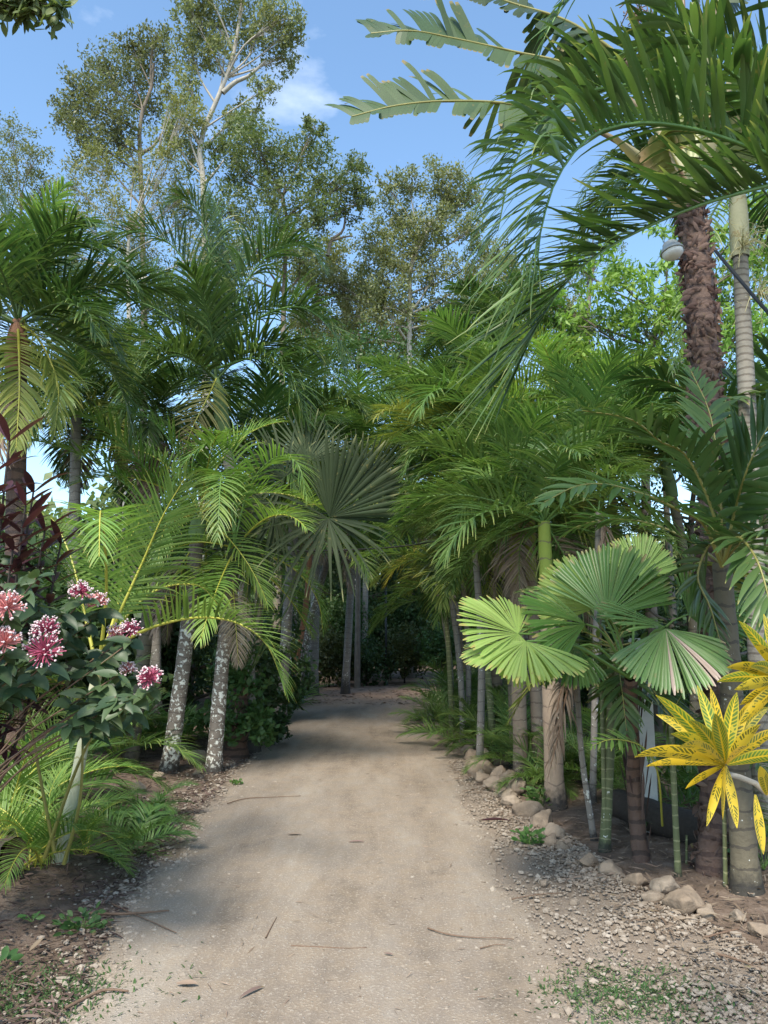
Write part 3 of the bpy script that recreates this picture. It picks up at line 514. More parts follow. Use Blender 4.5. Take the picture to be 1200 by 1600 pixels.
def put_frond(root, sp, at, az, el, ln, roll=0, mat=None, label=None):
    e = min(ELS, key=lambda q: abs(q-el)); a, b = frond_mesh(sp, e, random.randint(0, 1))
    o = bpy.data.objects.new('frond', a); COL.objects.link(o); o.parent = root; o.location = at; o.rotation_euler = (roll, rad(-(el-e))*.6, az); o.scale = (ln,)*3
    if mat:
        o.data = a.copy(); o.data.materials[0] = mat
    if label: o['label'] = label
    s = bpy.data.objects.new('stalk', b); COL.objects.link(s); s.parent = o
    return o
def hero(root, path, leaf, stmat, label=None, **k):
    g = loc_of(root); ml = MB(); ms = MB(); frond(ml, ms, [P(*p)-g for p in path], k.pop('n'), k.pop('L'), k.pop('W'), **k)
    o = ml.build('frond', [leaf, stmat], root); ms.build('stalk', stmat, o)
    if label: o['label'] = label
    return o
def palm(name, label, basepx, crownpx, d=None, r0=.09, r1=.07, bark='grey', sp='king', ln=2.2, nf=14, els=(80, -15), shaft=0, shaftmat='greenshaft', bow=.0, az0=0, group=None, dcrown=0, cat='palm tree', ground=None, azr=None):
    if ground is not None: g = np.array((ground[0], ground[1], 0.))
    elif d is None: g = PG(*basepx)
    else: g = P(basepx[0], 985, d); 
    g[2] = float(gh(g[0], g[1]))-.03
    dd = (d or g[1])+dcrown; top = P(crownpx[0], crownpx[1], dd)-g
    root = empty(name, label, cat, g, group); mid = top*.5+np.array((bow, 0, 0)); path = crom([(0, 0, 0), mid, top], 26)
    ks = 26 if not shaft else max(8, int(26*(1-shaft/np.linalg.norm(top))))
    rr = lerp(r0, r1, np.linspace(0, 1, 26)); rr[:3] *= (1.35, 1.15, 1.05); mt = MB(); tube(mt, path[:ks], rr[:ks], 12, lump=.025); mt.build('trunk', M[bark], root)
    if shaft:
        ms = MB(); q = crom(path[ks-1:], 10); u = np.linspace(0, 1, 10); tube(ms, q, r1*(1.25+.25*np.sin(u*3.0)-.75*u**2), 12); ms.build('crown_shaft', M[shaftmat], root)
    if nf > 9:
        for i in range(random.choice((0, 1, 2))): put_frond(root, sp, path[ks-1], random.uniform(0, 6.28), -70, ln*.7, 0, M['dead'], 'dead brown frond hanging against the trunk')
    for i in range(nf):
        f = i/max(1, nf-1); el = lerp(els[0], els[1], f**.9)+random.uniform(-6, 6)
        az = az0+i*2.39996+random.uniform(-.25, .25) if azr is None else lerp(azr[0], azr[1], (i*.618) % 1)
        put_frond(root, sp, path[-1]*(1-.012*f), az, el, ln*random.uniform(.88, 1.08)*(1 if el < 70 else .9), random.uniform(-.15, .15), mat=M['yellowgreen'] if f > .6 and random.random() < .12 else None)
    return root
PGp = 'palms planted on the left bank'; PGr = 'palms planted on the right bank'
# left bank
dp = palm('dark_palm', 'big dark green palm with arching crown above the two spotted trunks', (400, 1130), (338, 590), d=10.6, r0=.09, r1=.075, bark='grey', sp='king', ln=2.1, nf=8, els=(86, 20), shaft=.75, bow=.1, group=PGp)
hero(dp, [(338, 592, 10.5), (325, 620, 10.2), (300, 670, 10.0), (285, 715, 9.9)], M['dying'], M['st_y'], 'dying yellow frond with brown tip hanging down', n=30, L=.5, W=.035, a0=70, a1=30, lift=-10, droop=.7, t0=.05, stalk=.014, extra=(0, 1))
for pth in ([(338, 570, 10.6), (300, 430, 10.5), (250, 370, 10.3), (190, 365, 10.1), (150, 400, 10)], [(338, 570, 10.6), (380, 450, 10.5), (430, 390, 10.3), (480, 385, 10.1), (505, 420, 10.0)], [(340, 570, 10.6), (400, 500, 10.5), (470, 480, 10.3), (520, 520, 10.1), (540, 590, 10.0)],
            [(338, 560, 10.6), (332, 440, 10.6), (318, 350, 10.5), (290, 310, 10.3), (262, 320, 10.1)], [(338, 570, 10.6), (270, 500, 10.5), (200, 470, 10.4), (140, 510, 10.2)], [(340, 575, 10.6), (400, 560, 10.3), (450, 590, 10.1), (480, 660, 10)], [(336, 575, 10.6), (270, 555, 10.3), (215, 590, 10.1), (190, 660, 10)], [(340, 560, 10.6), (352, 450, 10.7), (350, 360, 10.8), (330, 300, 10.8)], [(340, 560, 10.6), (370, 440, 10.9), (420, 360, 11.2), (455, 350, 11.4)], [(338, 570, 10.6), (260, 450, 10.8), (215, 420, 11), (170, 430, 11.1)]):
    hero(dp, pth, M['king'], M['st_g'], n=84, L=.80, W=.032, a0=64, a1=24, lift=40, droop=1.1, dvar=.4, t0=.12, prof=P_BLUNT, ruffle=14, stalk=.02)
A = palm('spotted_palm', 'left one of the two lichen spotted trunks, leaning right under lime green fronds', (263, 1210), (312, 800), r0=.095, r1=.08, bark='lichen', sp='areca', ln=1.75, nf=12, els=(72, -30), shaft=.25, bow=.02, group=PGp, az0=.5)
for pth in ([(312, 800, 8.7), (265, 765, 8.6), (221, 725, 8.4), (174, 675, 8.2), (136, 650, 8.0), (85, 645, 7.9)], [(312, 800, 8.7), (290, 730, 8.6), (240, 660, 8.4), (190, 640, 8.3), (150, 650, 8.2)], [(250, 800, 8.4), (200, 760, 8.2), (149, 722, 8.0), (98, 700, 7.8), (40, 685, 7.6), (-10, 690, 7.5)]):
    hero(A, pth, M['areca'], M['st_g'], n=44, L=.55, W=.036, a0=60, a1=25, lift=22, droop=.75, t0=.15, stalk=.014)
B = palm('spotted_palm', 'right one of the two lichen spotted trunks, nearer the road', (333, 1208), (368, 855), r0=.09, r1=.075, bark='lichen', sp='areca', ln=1.6, nf=11, els=(70, -28), shaft=.22, bow=-.02, group=PGp, az0=2.1)
for pth in ([(366, 850, 8.8), (360, 770, 8.7), (350, 740, 8.3), (345, 750, 7.9), (342, 800, 7.6), (340, 840, 7.5)], [(366, 850, 8.8), (390, 760, 8.7), (430, 715, 8.5), (465, 725, 8.3), (480, 780, 8.2)], [(366, 850, 8.8), (370, 760, 8.7), (360, 700, 8.6), (330, 690, 8.4), (290, 720, 8.2), (262, 770, 8.1)]):
    hero(B, pth, M['areca'], M['st_g'], n=46, L=.5, W=.030, a0=65, a1=25, lift=15, droop=.7, t0=.2, stalk=.013)
# left edge palm
lp = palm('edge_palm', 'palm at the left picture edge with a rusty crown shaft and yellowing lower fronds', (40, 1100), (28, 500), d=7.2, r0=.1, r1=.085, bark='fibre', sp='king', ln=1.7, nf=14, els=(84, -5), shaft=.5, shaftmat='rust', group=PGp, az0=.7)
for pth, mt, st in (([(28, 500, 7.2), (55, 430, 7.1), (110, 380, 7), (170, 400, 6.9), (215, 450, 6.8)], 'king', 'st_d'), ([(28, 500, 7.2), (20, 400, 7.1), (5, 320, 7), (-20, 280, 6.9)], 'king', 'st_d'), ([(28, 500, 7.2), (50, 400, 7.2), (70, 340, 7.1), (100, 290, 7.0)], 'areca', 'st_g'),
                    ([(28, 505, 7.2), (60, 530, 7.0), (90, 600, 6.9), (85, 680, 6.8)], 'yellowgreen', 'st_y'), ([(28, 505, 7.2), (30, 560, 6.9), (30, 620, 6.8), (25, 700, 6.7)], 'yellowgreen', 'st_y'), ([(28, 505, 7.2), (90, 470, 7.1), (150, 490, 7), (190, 560, 6.9)], 'king', 'st_d')):
    hero(lp, pth, M[mt], M[st], n=50, L=.46, W=.028, a0=60, a1=25, lift=22, droop=.95, t0=.12, prof=P_BLUNT, stalk=.016)
# background left palms
palm('slender_palm', 'slender dark trunked palm between the spotted palms and the lane', (405, 1120), (408, 720), d=12.5, r0=.07, r1=.06, bark='greenbrown', sp='mid', ln=1.9, nf=14, els=(80, -20), shaft=.3, group=PGp)
palm('grey_palm', 'grey trunked palm on the left behind the leaning pale one', (490, 1082), (498, 720), d=19.5, r0=.13, r1=.10, bark='grey', sp='mid', ln=2.4, nf=16, els=(80, -20), shaft=.5, group=PGp)
palm('leaning_palm', 'pale spotted palm trunk leaning right across the grey one at the lane end', (465, 1078), (522, 840), d=19, r0=.10, r1=.085, bark='lichen', sp='mid', ln=2.1, nf=12, els=(75, -10), group=PGp, bow=-.1)
palm('white_trunk_palm', 'whitish slender trunk left of the rust red one', (458, 1072), (464, 800), d=18, r0=.08, r1=.07, bark='lichen', sp='mid', ln=2.0, nf=11, els=(78, -10), group=PGp)
palm('red_trunk_palm', 'slender rust red trunk beside the whitish one near the lane end', (452, 1070), (488, 800), d=17.4, r0=.07, r1=.06, bark='rust', sp='mid', ln=1.9, nf=10, els=(78, -10), group=PGp, bow=.12)
palm('far_palm', 'thin grey palm trunk in the dark at the lane end, right of the leaning palm', (570, 1060), (572, 820), d=24.5, r0=.1, r1=.08, bark='grey', sp='mid', ln=2.4, nf=12, els=(75, -15), group=PGp)
palm('far_palm', 'thinnest dark palm trunk in the shade left of the far grey one', (553, 1060), (550, 800), d=25.5, r0=.08, r1=.07, bark='greenbrown', sp='mid', ln=2.4, nf=12, els=(75, -15), group=PGp)
palm('shaded_palm', 'stout brown trunk in the shade left of the spotted palms', (212, 1195), (236, 930), d=9.3, r0=.10, r1=.08, bark='greenbrown', sp='mid', ln=1.4, nf=9, els=(70, 0), group=PGp)
palm('back_palm', 'dark palm filling the gap behind the edge palm', (120, 1100), (120, 610), d=12, r0=.1, r1=.08, bark='grey', sp='king', ln=1.8, nf=16, els=(80, -30), group=PGp, shaft=.4)
palm('back_palm', 'shaded palm behind and right of the big dark palm', (440, 1100), (470, 660), d=13.5, r0=.1, r1=.08, bark='grey', sp='king', ln=2.0, nf=17, els=(80, -30), group=PGp, shaft=.4)
palm('back_palm', 'shaded palm behind the lime fronds of the spotted palms', (250, 1100), (240, 640), d=13, r0=.1, r1=.08, bark='grey', sp='king', ln=2.1, nf=15, els=(70, -35), group=PGp, shaft=.4)
palm('back_palm', 'pale feathery palm rising in the middle distance left of the lane', (540, 1070), (560, 690), d=20, r0=.1, r1=.08, bark='grey', sp='mid', ln=2.6, nf=18, els=(82, -25), group=PGp, shaft=.5)
# white-stemmed palm near left
wp = palm('white_stem_palm', 'near palm with a waxy white stem and yellow frond stalks at the left', (92, 1362), (156, 1030), r0=.045, r1=.035, bark='whitestem', sp='areca', ln=.9, nf=0, group=PGp)
for pth, kw in (([(156, 1032, 5.05), (188, 955, 5.0), (222, 880, 5.0), (255, 805, 4.9), (290, 745, 4.8)], dict(L=.46, lift=8)), ([(156, 1032, 5.05), (215, 990, 5.0), (290, 967, 4.9), (360, 970, 4.75), (415, 1005, 4.65), (445, 1075, 4.6)], dict(L=.42, lift=38)),
    ([(156, 1032, 5.05), (166, 930, 4.9), (163, 840, 4.6), (158, 800, 4.3), (156, 815, 4.05), (155, 870, 3.9)], dict(L=.36, lift=12)), ([(156, 1034, 5.05), (200, 960, 5.15), (250, 920, 5.3), (310, 915, 5.45), (345, 950, 5.5)], dict(L=.38, lift=25)),
    ([(150, 1040, 5.1), (130, 950, 5.2), (110, 870, 5.3), (80, 810, 5.4), (40, 800, 5.5)], dict(L=.36, lift=22)), ([(130, 1110, 5.1), (110, 1075, 4.9), (70, 1060, 4.7), (25, 1085, 4.5), (0, 1140, 4.4)], dict(L=.28, lift=10)),
    ([(156, 1034, 5.05), (185, 940, 5.4), (200, 850, 5.7), (235, 790, 6)], dict(L=.40, lift=15))):
    hero(wp, pth, M['areca'], M['st_y'], n=50, W=.021, a0=66, a1=25, droop=.55, t0=.24, stalk=.013, ruffle=4, **kw)
ms = MB(); g = loc_of(wp)
for a, b, c_ in (((70, 1340), (120, 1200), (175, 1090)), ((100, 1350), (125, 1250), (130, 1130)), ((85, 1330), (60, 1200), (40, 1080))): tube(ms, crom([P(*a, 5.1)-g, P(*b, 5.0)-g, P(*c_, 4.9)-g], 10), np.linspace(.014, .006, 10), 6)
ms.build('side_shoot', M['st_o'], wp)
# clump of young areca left bottom
def clump(name, label, px, py, sp, ln, nf, els=(75, 10), spread=.12, cat='palm', group=None, d=None, mat=None, azr=(0, 6.28)):
    g = PG(px, py) if d is None else P(px, py, d); g[2] = float(gh(g[0], g[1]))
    root = empty(name, label, cat, g, group)
    for i in range(nf):
        az = lerp(azr[0], azr[1], (i*.618+random.uniform(-.04, .04)) % 1); el = lerp(els[0], els[1], i/max(1, nf-1))+random.uniform(-8, 8)
        put_frond(root, sp, (random.uniform(-1, 1)*spread, random.uniform(-1, 1)*spread, 0), az, el, ln*random.uniform(.75, 1.1), random.uniform(-.3, .3), mat)
    return root
YG = 'young palms on the banks'
clump('young_palm', 'bushy young palm with fine fronds left of the white stem', 45, 1370, 'areca', .85, 16, (85, 25), .1, group=YG)
clump('young_palm', 'yellow green young palm at the left picture edge', -20, 1330, 'areca', 1.1, 12, (80, 20), .15, group=YG)
clump('young_palm', 'small young palm right of the white stem base', 130, 1345, 'areca', .5, 9, (80, 20), .04, group=YG)
clump('young_palm', 'low fronds beneath the far left palms', 20, 1180, 'mid', 1.3, 12, (80, 10), .2, group=YG)
clump('young_palm', 'arching green fronds at the lower left edge below the flowers', 30, 1290, 'mid', 1.15, 13, (70, 15), .12, group=YG)
clump('young_palm', 'dark fine fronds behind the low fronds on the left', 120, 1215, 'mid', 1.3, 14, (80, 10), .2, group=YG)
clump('young_palm', 'fronds in the shade between the brown trunk and left spotted trunk', 215, 1165, 'mid', 1.1, 11, (80, 15), .15, group=YG, d=10.5)
# flowering shrub
def shoot(mb, a, L, W, base, dirv, droop=.4, prof=P_OVATE, keel=.25, nseg=7): pass
def leaves_at(mb, pts, dirs, L, W, droop=.5, prof=P_OVATE, keel=.3, nseg=7, extra=None):
    pts = np.array(pts); dirs = nrm(np.array(dirs)); nv = np.array((0, -.7, .75))+R.normal(0, .5, dirs.shape); side = nrm(np.cross(dirs, nv)+1e-4); strips(mb, pts, dirs, side, L, W, droop, nseg, prof, keel, extra=extra)
def flower(root, c, r, mats, n=85, name='flower_head', up=(0, -.5, .6)):
    mb = MB(); up = nrm(np.array(up))
    for k in range(n):
        v = nrm(R.normal(size=3)); 
        if v@up < -.25: v = v-2*(v@up)*up
        e = c+v*r*R.uniform(.75, 1.05); tube(mb, np.array([c, lerp(c, e, .5)+R.normal(0, .004, 3), e]), (.0022, .0026, .003), 4)
        for q in range(2 if R.random() < .6 else 0):
            cc = e+v*.006+R.normal(0, .003, 3); mb.add(IV*.0042*R.uniform(.6, 1.3)+cc, None, IF, np.zeros((12, 4)), 1)
    return mb.build(name, mats, root)
g0 = np.array((-2.5, 3.9, 0.)); fs = empty('flowering_shrub', 'shrub with dusky green leaves and pink starburst flowers tipped white at the left', 'shrub', g0+np.array((0, 0, float(gh(-2.5, 3.9)))))
heads = [((70, 1020), 3.3, .085, 'pink'), ((72, 985), 3.45, .06, 'pink'), ((12, 950), 3.2, .075, 'pale'), ((8, 1005), 3.2, .07, 'pale'), ((126, 925), 3.8, .05, 'pink'), ((152, 942), 3.9, .055, 'pale'), ((205, 985), 3.8, .05, 'pink'), ((234, 1060), 3.7, .06, 'pink'), ((182, 990), 4.0, .045, 'pale'), ((205, 1098), 4.1, .04, 'pink'), ((200, 1045), 3.9, .035, 'pale')]
mst = MB(); mlf = MB(); gb = loc_of(fs)
def shrub_branch(end, d, nl, r0=.006, lw=.118, spread=1.):
    nl = 16; e = P(*end, d)-gb; s = np.array((R.normal(0, .08), R.normal(0, .08), 0)); mid = lerp(s, e, .55)+np.array((-.08, 0, .16)); p = crom([s, mid, e], 22); tube(mst, p, np.linspace(r0, .0035, 22), 5)
    pts = []; ds = []
    for k in range(nl):
        j = 21-int((k//2)*.55); 
        if j < 17: break
        a = (k//2)*1.57+(k % 2)*3.14+R.normal(0, .3); pts.append(p[j]); ds.append((math.cos(a), math.sin(a)*.8-.2, R.uniform(-.7, .35)))
    leaves_at(mlf, pts, ds, R.uniform(.55, 1.25, len(pts))*lw, R.uniform(.75, 1.15, len(pts))*lw*.47, R.uniform(.2, 1.3, len(pts)))
for (p_, d, r, t) in heads: shrub_branch((p_[0], p_[1]+16), d+.05, 22)
for i in range(46):
    shrub_branch((R.uniform(-60, 105) if i < 38 else R.uniform(175, 225), R.uniform(870, 1050) if i < 38 else R.uniform(990, 1110)), R.uniform(3.4, 4.7), 20)
mst.build('stem', M['wood'], fs); mlf.build('foliage', M['shrub'], fs)
for (p_, d, r, t) in heads: flower(fs, P(*p_, d)-gb, r, [M['pink'] if t == 'pink' else M['pinkpale'], M['petal']])
# maroon plant
mp_ = empty('maroon_plant', 'tall plant with dark maroon strap leaves at the left edge above the flowers', 'plant', (-2.3, 4.2, float(gh(-2.3, 4.2)))); gb = loc_of(mp_); ms = MB(); ml = MB()
for (px, top, d) in ((15, 690, 4.0), (40, 790, 4.0), (-10, 740, 3.9), (70, 830, 4.2), (95, 850, 4.3), (20, 860, 3.9), (0, 800, 4.1), (52, 770, 4.2)):
    e = P(px, top, d)-gb; p = crom([(R.normal(0, .1), 0, 0), e*np.array((.7, .7, .5)), e], 20); tube(ms, p, np.linspace(.012, .006, 20), 6); pts = []; ds = []
    for k in range(34):
        j = 19-(k//3); a = k*2.4; pts.append(p[max(j, 6)]); ds.append((math.cos(a), math.sin(a), .9-k*.035))
    strips(ml, np.array(pts), nrm(np.array(ds)), np.cross(ds, (0, 0, 1.)), R.uniform(.16, .26, 34), R.uniform(.035, .05, 34), R.uniform(.3, .9, 34), 6, P_OVAL, .3)
ms.build('stem', M['dark_wood'], mp_); ml.build('foliage', M['maroon'], mp_)
# low herbs
def herb(name, label, px, py, h, n, L, W, mat, cat='plant', group=None, up=.7, droop=.6, prof=P_OVAL, spread=.05, d=None, nseg=6):
    g = PG(px, py) if d is None else P(px, py, d); g[2] = float(gh(g[0], g[1]))+.01; root = empty(name, label, cat, g, group); ms = MB(); ml = MB(); pts = []; ds = []
    for k in range(n):
        a = R.uniform(0, 6.28); e = np.array((math.cos(a)*spread*R.random(), math.sin(a)*spread*R.random(), h*R.uniform(.15, 1))); 
        if k % 3 == 0: tube(ms, crom([(0, 0, 0), e*(.5, .5, .55), e], 5), np.linspace(.003, .0015, 5), 4)
        pts.append(e); ds.append((math.cos(a), math.sin(a), up*R.uniform(.3, 1.3)))
    leaves_at(ml, pts, ds, R.uniform(.7, 1.2, n)*L, R.uniform(.8, 1.2, n)*W, R.uniform(.5, 1.3, n)*droop, prof, .25, nseg); ms.build('stem', M['st_g'], root); ml.build('foliage', M[mat], root); return root
HG = 'small herbs growing on the banks'
herb('weed', 'round leafy weed on the gravel right of the road', 828, 1322, .10, 60, .05, .026, 'fresh', group=HG, spread=.1)
herb('weed', 'leafy weed at the foot of the thick tan trunk', 845, 1268, .18, 70, .07, .03, 'fresh', group=HG, spread=.13)
herb('weed', 'tiny green tuft on the road edge by the spotted trunk', 368, 1228, .05, 40, .04, .018, 'fresh', group=HG, spread=.06)
herb('weed', 'four leaved seedling beside the white stem palm', 178, 1350, .07, 7, .08, .03, 'fresh', group=HG, spread=.02)
herb('weed', 'leafy weed sprawling on the dirt at lower left', 130, 1455, .07, 60, .05, .022, 'tree_m', group=HG, spread=.14)
herb('weed', 'small sprig just behind the sprawling weed', 50, 1452, .04, 8, .05, .02, 'fresh', group=HG, spread=.04)
herb('weed', 'bright leaf clump cut by the left picture edge', -5, 1530, .06, 12, .06, .03, 'tree_m', group=HG, spread=.08)
herb('low_bush', 'low dark bush below the ferns left of the road', 225, 1310, .20, 130, .07, .035, 'tree_m', group=HG, spread=.2)
for px, py, lab in ((240, 1180, 'broad leaved ground plant behind the left spotted trunk'), (285, 1165, 'broad leaved ground plant between the spotted trunks'), (180, 1190, 'broad leaved ground plant left of the brown trunk'), (60, 1230, 'broad leaved ground plant at far left under the palms')):
    herb('ground_plant', lab, px, py, .35, 60, .26, .07, 'fresh', group='broad leaved ground plants', up=1.3, spread=.28)
for px, py, lab in ((460, 1100, 'tuft of strap leaves spilling onto the left road edge'), (440, 1120, 'nearer tuft of strap leaves on the left road edge')):
    herb('grass_tuft', lab, px, py, .15, 70, .75, .035, 'mid', group='strap leaf tufts', up=1.3, droop=1.3, spread=.2, prof=P_THIN)
for px, py, d, lab in ((405, 1080, 11, 'dense dark bush right of the torn stump, nearest the road'), (430, 1030, 14, 'dark bush behind the nearest roadside bush on the left'), (375, 1090, 10, 'leafy bush between stump and right spotted trunk')):
    g = P(px, py, d); g[2] = 0; blobtree('bush', lab, 'bush', d, [(px, py+30), (px, py)], .03, [(px, py, 46), (px-25, py+35, 36), (px+30, py+30, 36), (px, py-40, 36), (px+20, py+60, 28)], .1, 1100, M['tree_d' if d > 10 else 'tree_m'], M['dark_wood'], 'bushes on the left bank', spread=.3, twigs=False, base=g, asp=.6)
# ferns
for px, py, h, lab in ((205, 1330, .55, 'fern with long feathery fronds beside the low bush'), (160, 1300, .45, 'fern right behind the white stem palm'), (235, 1280, .5, 'fern reaching toward the road under the left spotted trunk')):
    clump('fern', lab, px, py, 'mid', h, 9, (60, 10), .03, 'fern', 'ferns on the left bank', mat=M['fresh'])
# fan leaves
def fanleaf(root, c, axis, normal, rr, spread, nseg, f, mats, petiole=None, droop=.15, keel=.5, splits=(), prof=None, label=None, jag=.03, st='st_g', rad0=.02, dead=()):
    g = loc_of(root); c = np.array(c)-g; ax = nrm(np.array(axis, float)); nn = nrm(np.array(normal, float)); nn = nrm(nn-ax*(nn@ax)); sd = np.cross(nn, ax)
    th = np.linspace(-spread/2, spread/2, nseg); dth = rad(spread/(nseg-1)); ml = MB()
    for s in splits: th = np.where(th > s, th+3, th)
    t = np.radians(th); d = ax*np.cos(t)[:, None]+sd*np.sin(t)[:, None]; side = -ax*np.sin(t)[:, None]+sd*np.cos(t)[:, None]
    d = d+nn*(.10*np.cos(t*2)+.05*np.sin(t*5+c[0]*9)+R.normal(0, .025+.05*(f < .5), nseg))[:, None]+side*R.normal(0, .012+.05*(f < .5), nseg)[:, None]
    L = rr*(1-.12*(np.abs(th)/(spread/2))**2)*(1+R.normal(0, jag, nseg)); W = 2*math.tan(dth/2)*L*f*1.06
    pf = prof or (lambda q: q/f+.01 if q <= f else max(.06, ((1-q)/(1-f)))**.8)
    ex = np.clip(R.exponential(.035, nseg), 0, .8)
    for k in dead: ex[k] = 1
    strips(ml, np.repeat(c[None], nseg, 0), d, side, L, W, droop, 9, pf, keel, rnd=.5+.3*np.sin(np.arange(nseg)*1.7)+R.normal(0, .1, nseg), extra=ex, pw=1.6)
    o = ml.build('fan_leaf', mats, root)
    if petiole is not None:
        ms = MB(); tube(ms, crom([np.array(petiole)-g, lerp(np.array(petiole)-g, c, .6)+np.array((0, 0, .08)), c], 10), np.linspace(.012, .006, 10), 6); ms.build('stalk', M[st], o)
    if label: o['label'] = label
    return o
# fan palm over the lane (left)
fb = PG(366, 1186); fp = empty('fan_palm', 'fan palm with a torn stump base, its dusky leaves spreading over the lane', 'palm tree', (fb[0], fb[1], float(gh(fb[0], fb[1]))), PGp); g = loc_of(fp)
ms = MB(); tube(ms, crom([(0, 0, -.03), (.02, 0, .4), (.05, 0, .9)], 14), np.linspace(.17, .10, 14), 14, lump=.08)
ms.build('trunk', M['fibre'], fp); ml = MB(); k = 26; a = R.uniform(0, 6.28, k); z = R.uniform(.1, .8, k); dd = np.stack([np.cos(a)*.5, np.sin(a)*.5, np.full(k, 1.)], 1)
strips(ml, np.stack([np.cos(a)*.12, np.sin(a)*.12, z], 1), dd, np.stack([-np.sin(a), np.cos(a), 0*a], 1), R.uniform(.15, .4, k), .07, -.1, 4, P_OBL, .4); ml.build('leaf_base', M['dead'], fp)
top = g+np.array((.08, 0, .9))
FAN_T = lambda f: (lambda q: q/f+.01 if q <= f else max(.03, 1-(q-f)/(1-f))**.6*.85)
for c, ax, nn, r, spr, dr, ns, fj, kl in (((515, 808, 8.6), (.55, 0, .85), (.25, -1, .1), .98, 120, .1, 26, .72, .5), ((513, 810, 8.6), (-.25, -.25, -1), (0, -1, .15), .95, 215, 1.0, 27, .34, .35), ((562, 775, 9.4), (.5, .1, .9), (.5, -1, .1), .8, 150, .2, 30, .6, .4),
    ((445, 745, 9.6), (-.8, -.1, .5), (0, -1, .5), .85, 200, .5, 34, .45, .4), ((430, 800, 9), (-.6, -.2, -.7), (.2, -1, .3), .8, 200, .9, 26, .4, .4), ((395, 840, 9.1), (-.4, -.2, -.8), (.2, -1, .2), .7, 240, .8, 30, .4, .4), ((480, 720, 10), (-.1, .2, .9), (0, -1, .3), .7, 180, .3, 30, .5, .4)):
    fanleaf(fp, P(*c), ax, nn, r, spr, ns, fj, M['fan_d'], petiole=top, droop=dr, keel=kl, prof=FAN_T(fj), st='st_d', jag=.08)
# ---------------------------------------------------------------- right bank
palm('tan_palm', 'thick tan ringed trunk with a green top standing behind the hanging dead frond', (868, 1268), (850, 815), r0=.092, r1=.06, bark='tan2', sp='mid', ln=1.6, nf=12, els=(80, 0), group=PGr, az0=1.1, bow=.0)
palm('twin_palm', 'front stem of the twin trunk palm with a lichen speckled foot', (815, 1228), (803, 790), r0=.08, r1=.062, bark='tan', sp='mid', ln=1.6, nf=12, els=(80, 0), group=PGr, az0=.3)
palm('twin_palm', 'rear stem of the twin trunk palm, half hidden and slimmer', (836, 1222), (826, 790), d=8.4, r0=.07, r1=.06, bark='tan', sp='mid', ln=1.7, nf=10, els=(80, -15), group=PGr, az0=1.8)
for i, (bx, by, tx, ty, lab) in enumerate(((745, 1190, 742, 850, 'pale slender stem rising from the clump left of the twin trunk palm'), (768, 1195, 735, 870, 'slender stem of the same clump leaning left'), (722, 1160, 700, 900, 'leftmost slender stem of the clump behind the rock row'), (790, 1200, 775, 860, 'short slender stem just left of the twin trunk palm'), (705, 1130, 690, 930, 'far thin stem behind the rock row'))):
    palm('slender_stem_palm', lab, (bx, by), (tx, ty), r0=.045, r1=.038, bark='grey' if i % 2 == 0 else 'bamboo', sp='mid', ln=1.5, nf=9, els=(78, -10), group=PGr, az0=i*1.3, d=9.2+i*.9, bow=.05)
for px, py, d, sp, ln, lab in ((760, 1215, None, 'mid', 1.15, 'bushy young palm behind the rock row, its fronds drooping to the road'), (720, 1165, None, 'mid', 1.2, 'young palm overhanging the far rocks'), (800, 1240, None, 'mid', .9, 'low young palm at the foot of the twin trunk palm'), (700, 1110, None, 'mid', 1.5, 'young palm at the far right bend'), (690, 1085, None, 'mid', 1.6, 'farthest young palm before the bend')):
    clump('young_palm', lab, px+62, py, sp, ln*.78, 13, (82, 18), .1, group=YG)
# palms of the right middle
for (bx, tx, ty, d, sp, ln, nf, lab) in (
    (790, 785, 545, 12.5, 'king', 1.75, 16, 'dark crowned palm whose fronds arch left against the sky, right of the gap'), (770, 765, 640, 11.0, 'mid', 2.0, 16, 'palm with drooping fronds below the dark crowned one'),
    (690, 690, 690, 14.0, 'mid', 2.3, 17, 'mid green palm leaning over the lane from the right'), (660, 655, 680, 18.0, 'mid', 2.7, 17, 'farther palm crown above the lane, right of centre'),
    (870, 880, 665, 10.5, 'areca', 1.8, 13, 'palm in front of the bright broadleaf tree'), (930, 950, 710, 9.5, 'mid', 1.7, 14, 'palm crown left of the shaggy lamp trunk'), (740, 740, 720, 12.0, 'king', 2.0, 15, 'dark drooping palm over the slender stems'),
    (640, 640, 760, 20, 'mid', 2.6, 14, 'low palm crown hanging over the lane far off'), (1060, 1040, 720, 8.5, 'mid', 1.5, 11, 'palm crown close behind the shaggy trunk'), (900, 905, 730, 8.8, 'mid', 1.6, 14, 'green palm crown above the big green fan leaf'),
    (1150, 1190, 700, 7.6, 'broad', 1.7, 11, 'palm crown at the right edge behind the broad fronds')):
    palm('mid_palm', lab, (bx+(70 if bx < 800 else 10), 1100), (tx, ty), d=d, r0=.06, r1=.05, bark='greenbrown', bow=.15, sp=sp, ln=ln, nf=nf, els=(84, 2), shaft=.4, group='palms crowding the right bank', az0=random.uniform(0, 6))
mpz = palm('dark_trunk_palm', 'dark shaded trunk behind the slender stems', (775, 1190), (765, 820), d=11.2, r0=.10, r1=.08, bark='greenbrown', sp='king', ln=1.7, nf=10, els=(70, -20), group=PGr)
for i in range(10):
    bx = 705+i*24; palm('slender_stem_palm', 'slim pale green stem among the crowded palms of the right bank', (bx, 1100), (bx+random.uniform(-30, 10), random.uniform(760, 860)), d=random.uniform(9.5, 13), r0=.042, r1=.034, bark=('bamboo', 'grey', 'ringed')[i % 3], sp='mid', ln=1.3, nf=6, els=(84, 30), shaft=.35, group='slim stems crowded on the right bank', az0=i, bow=.05)
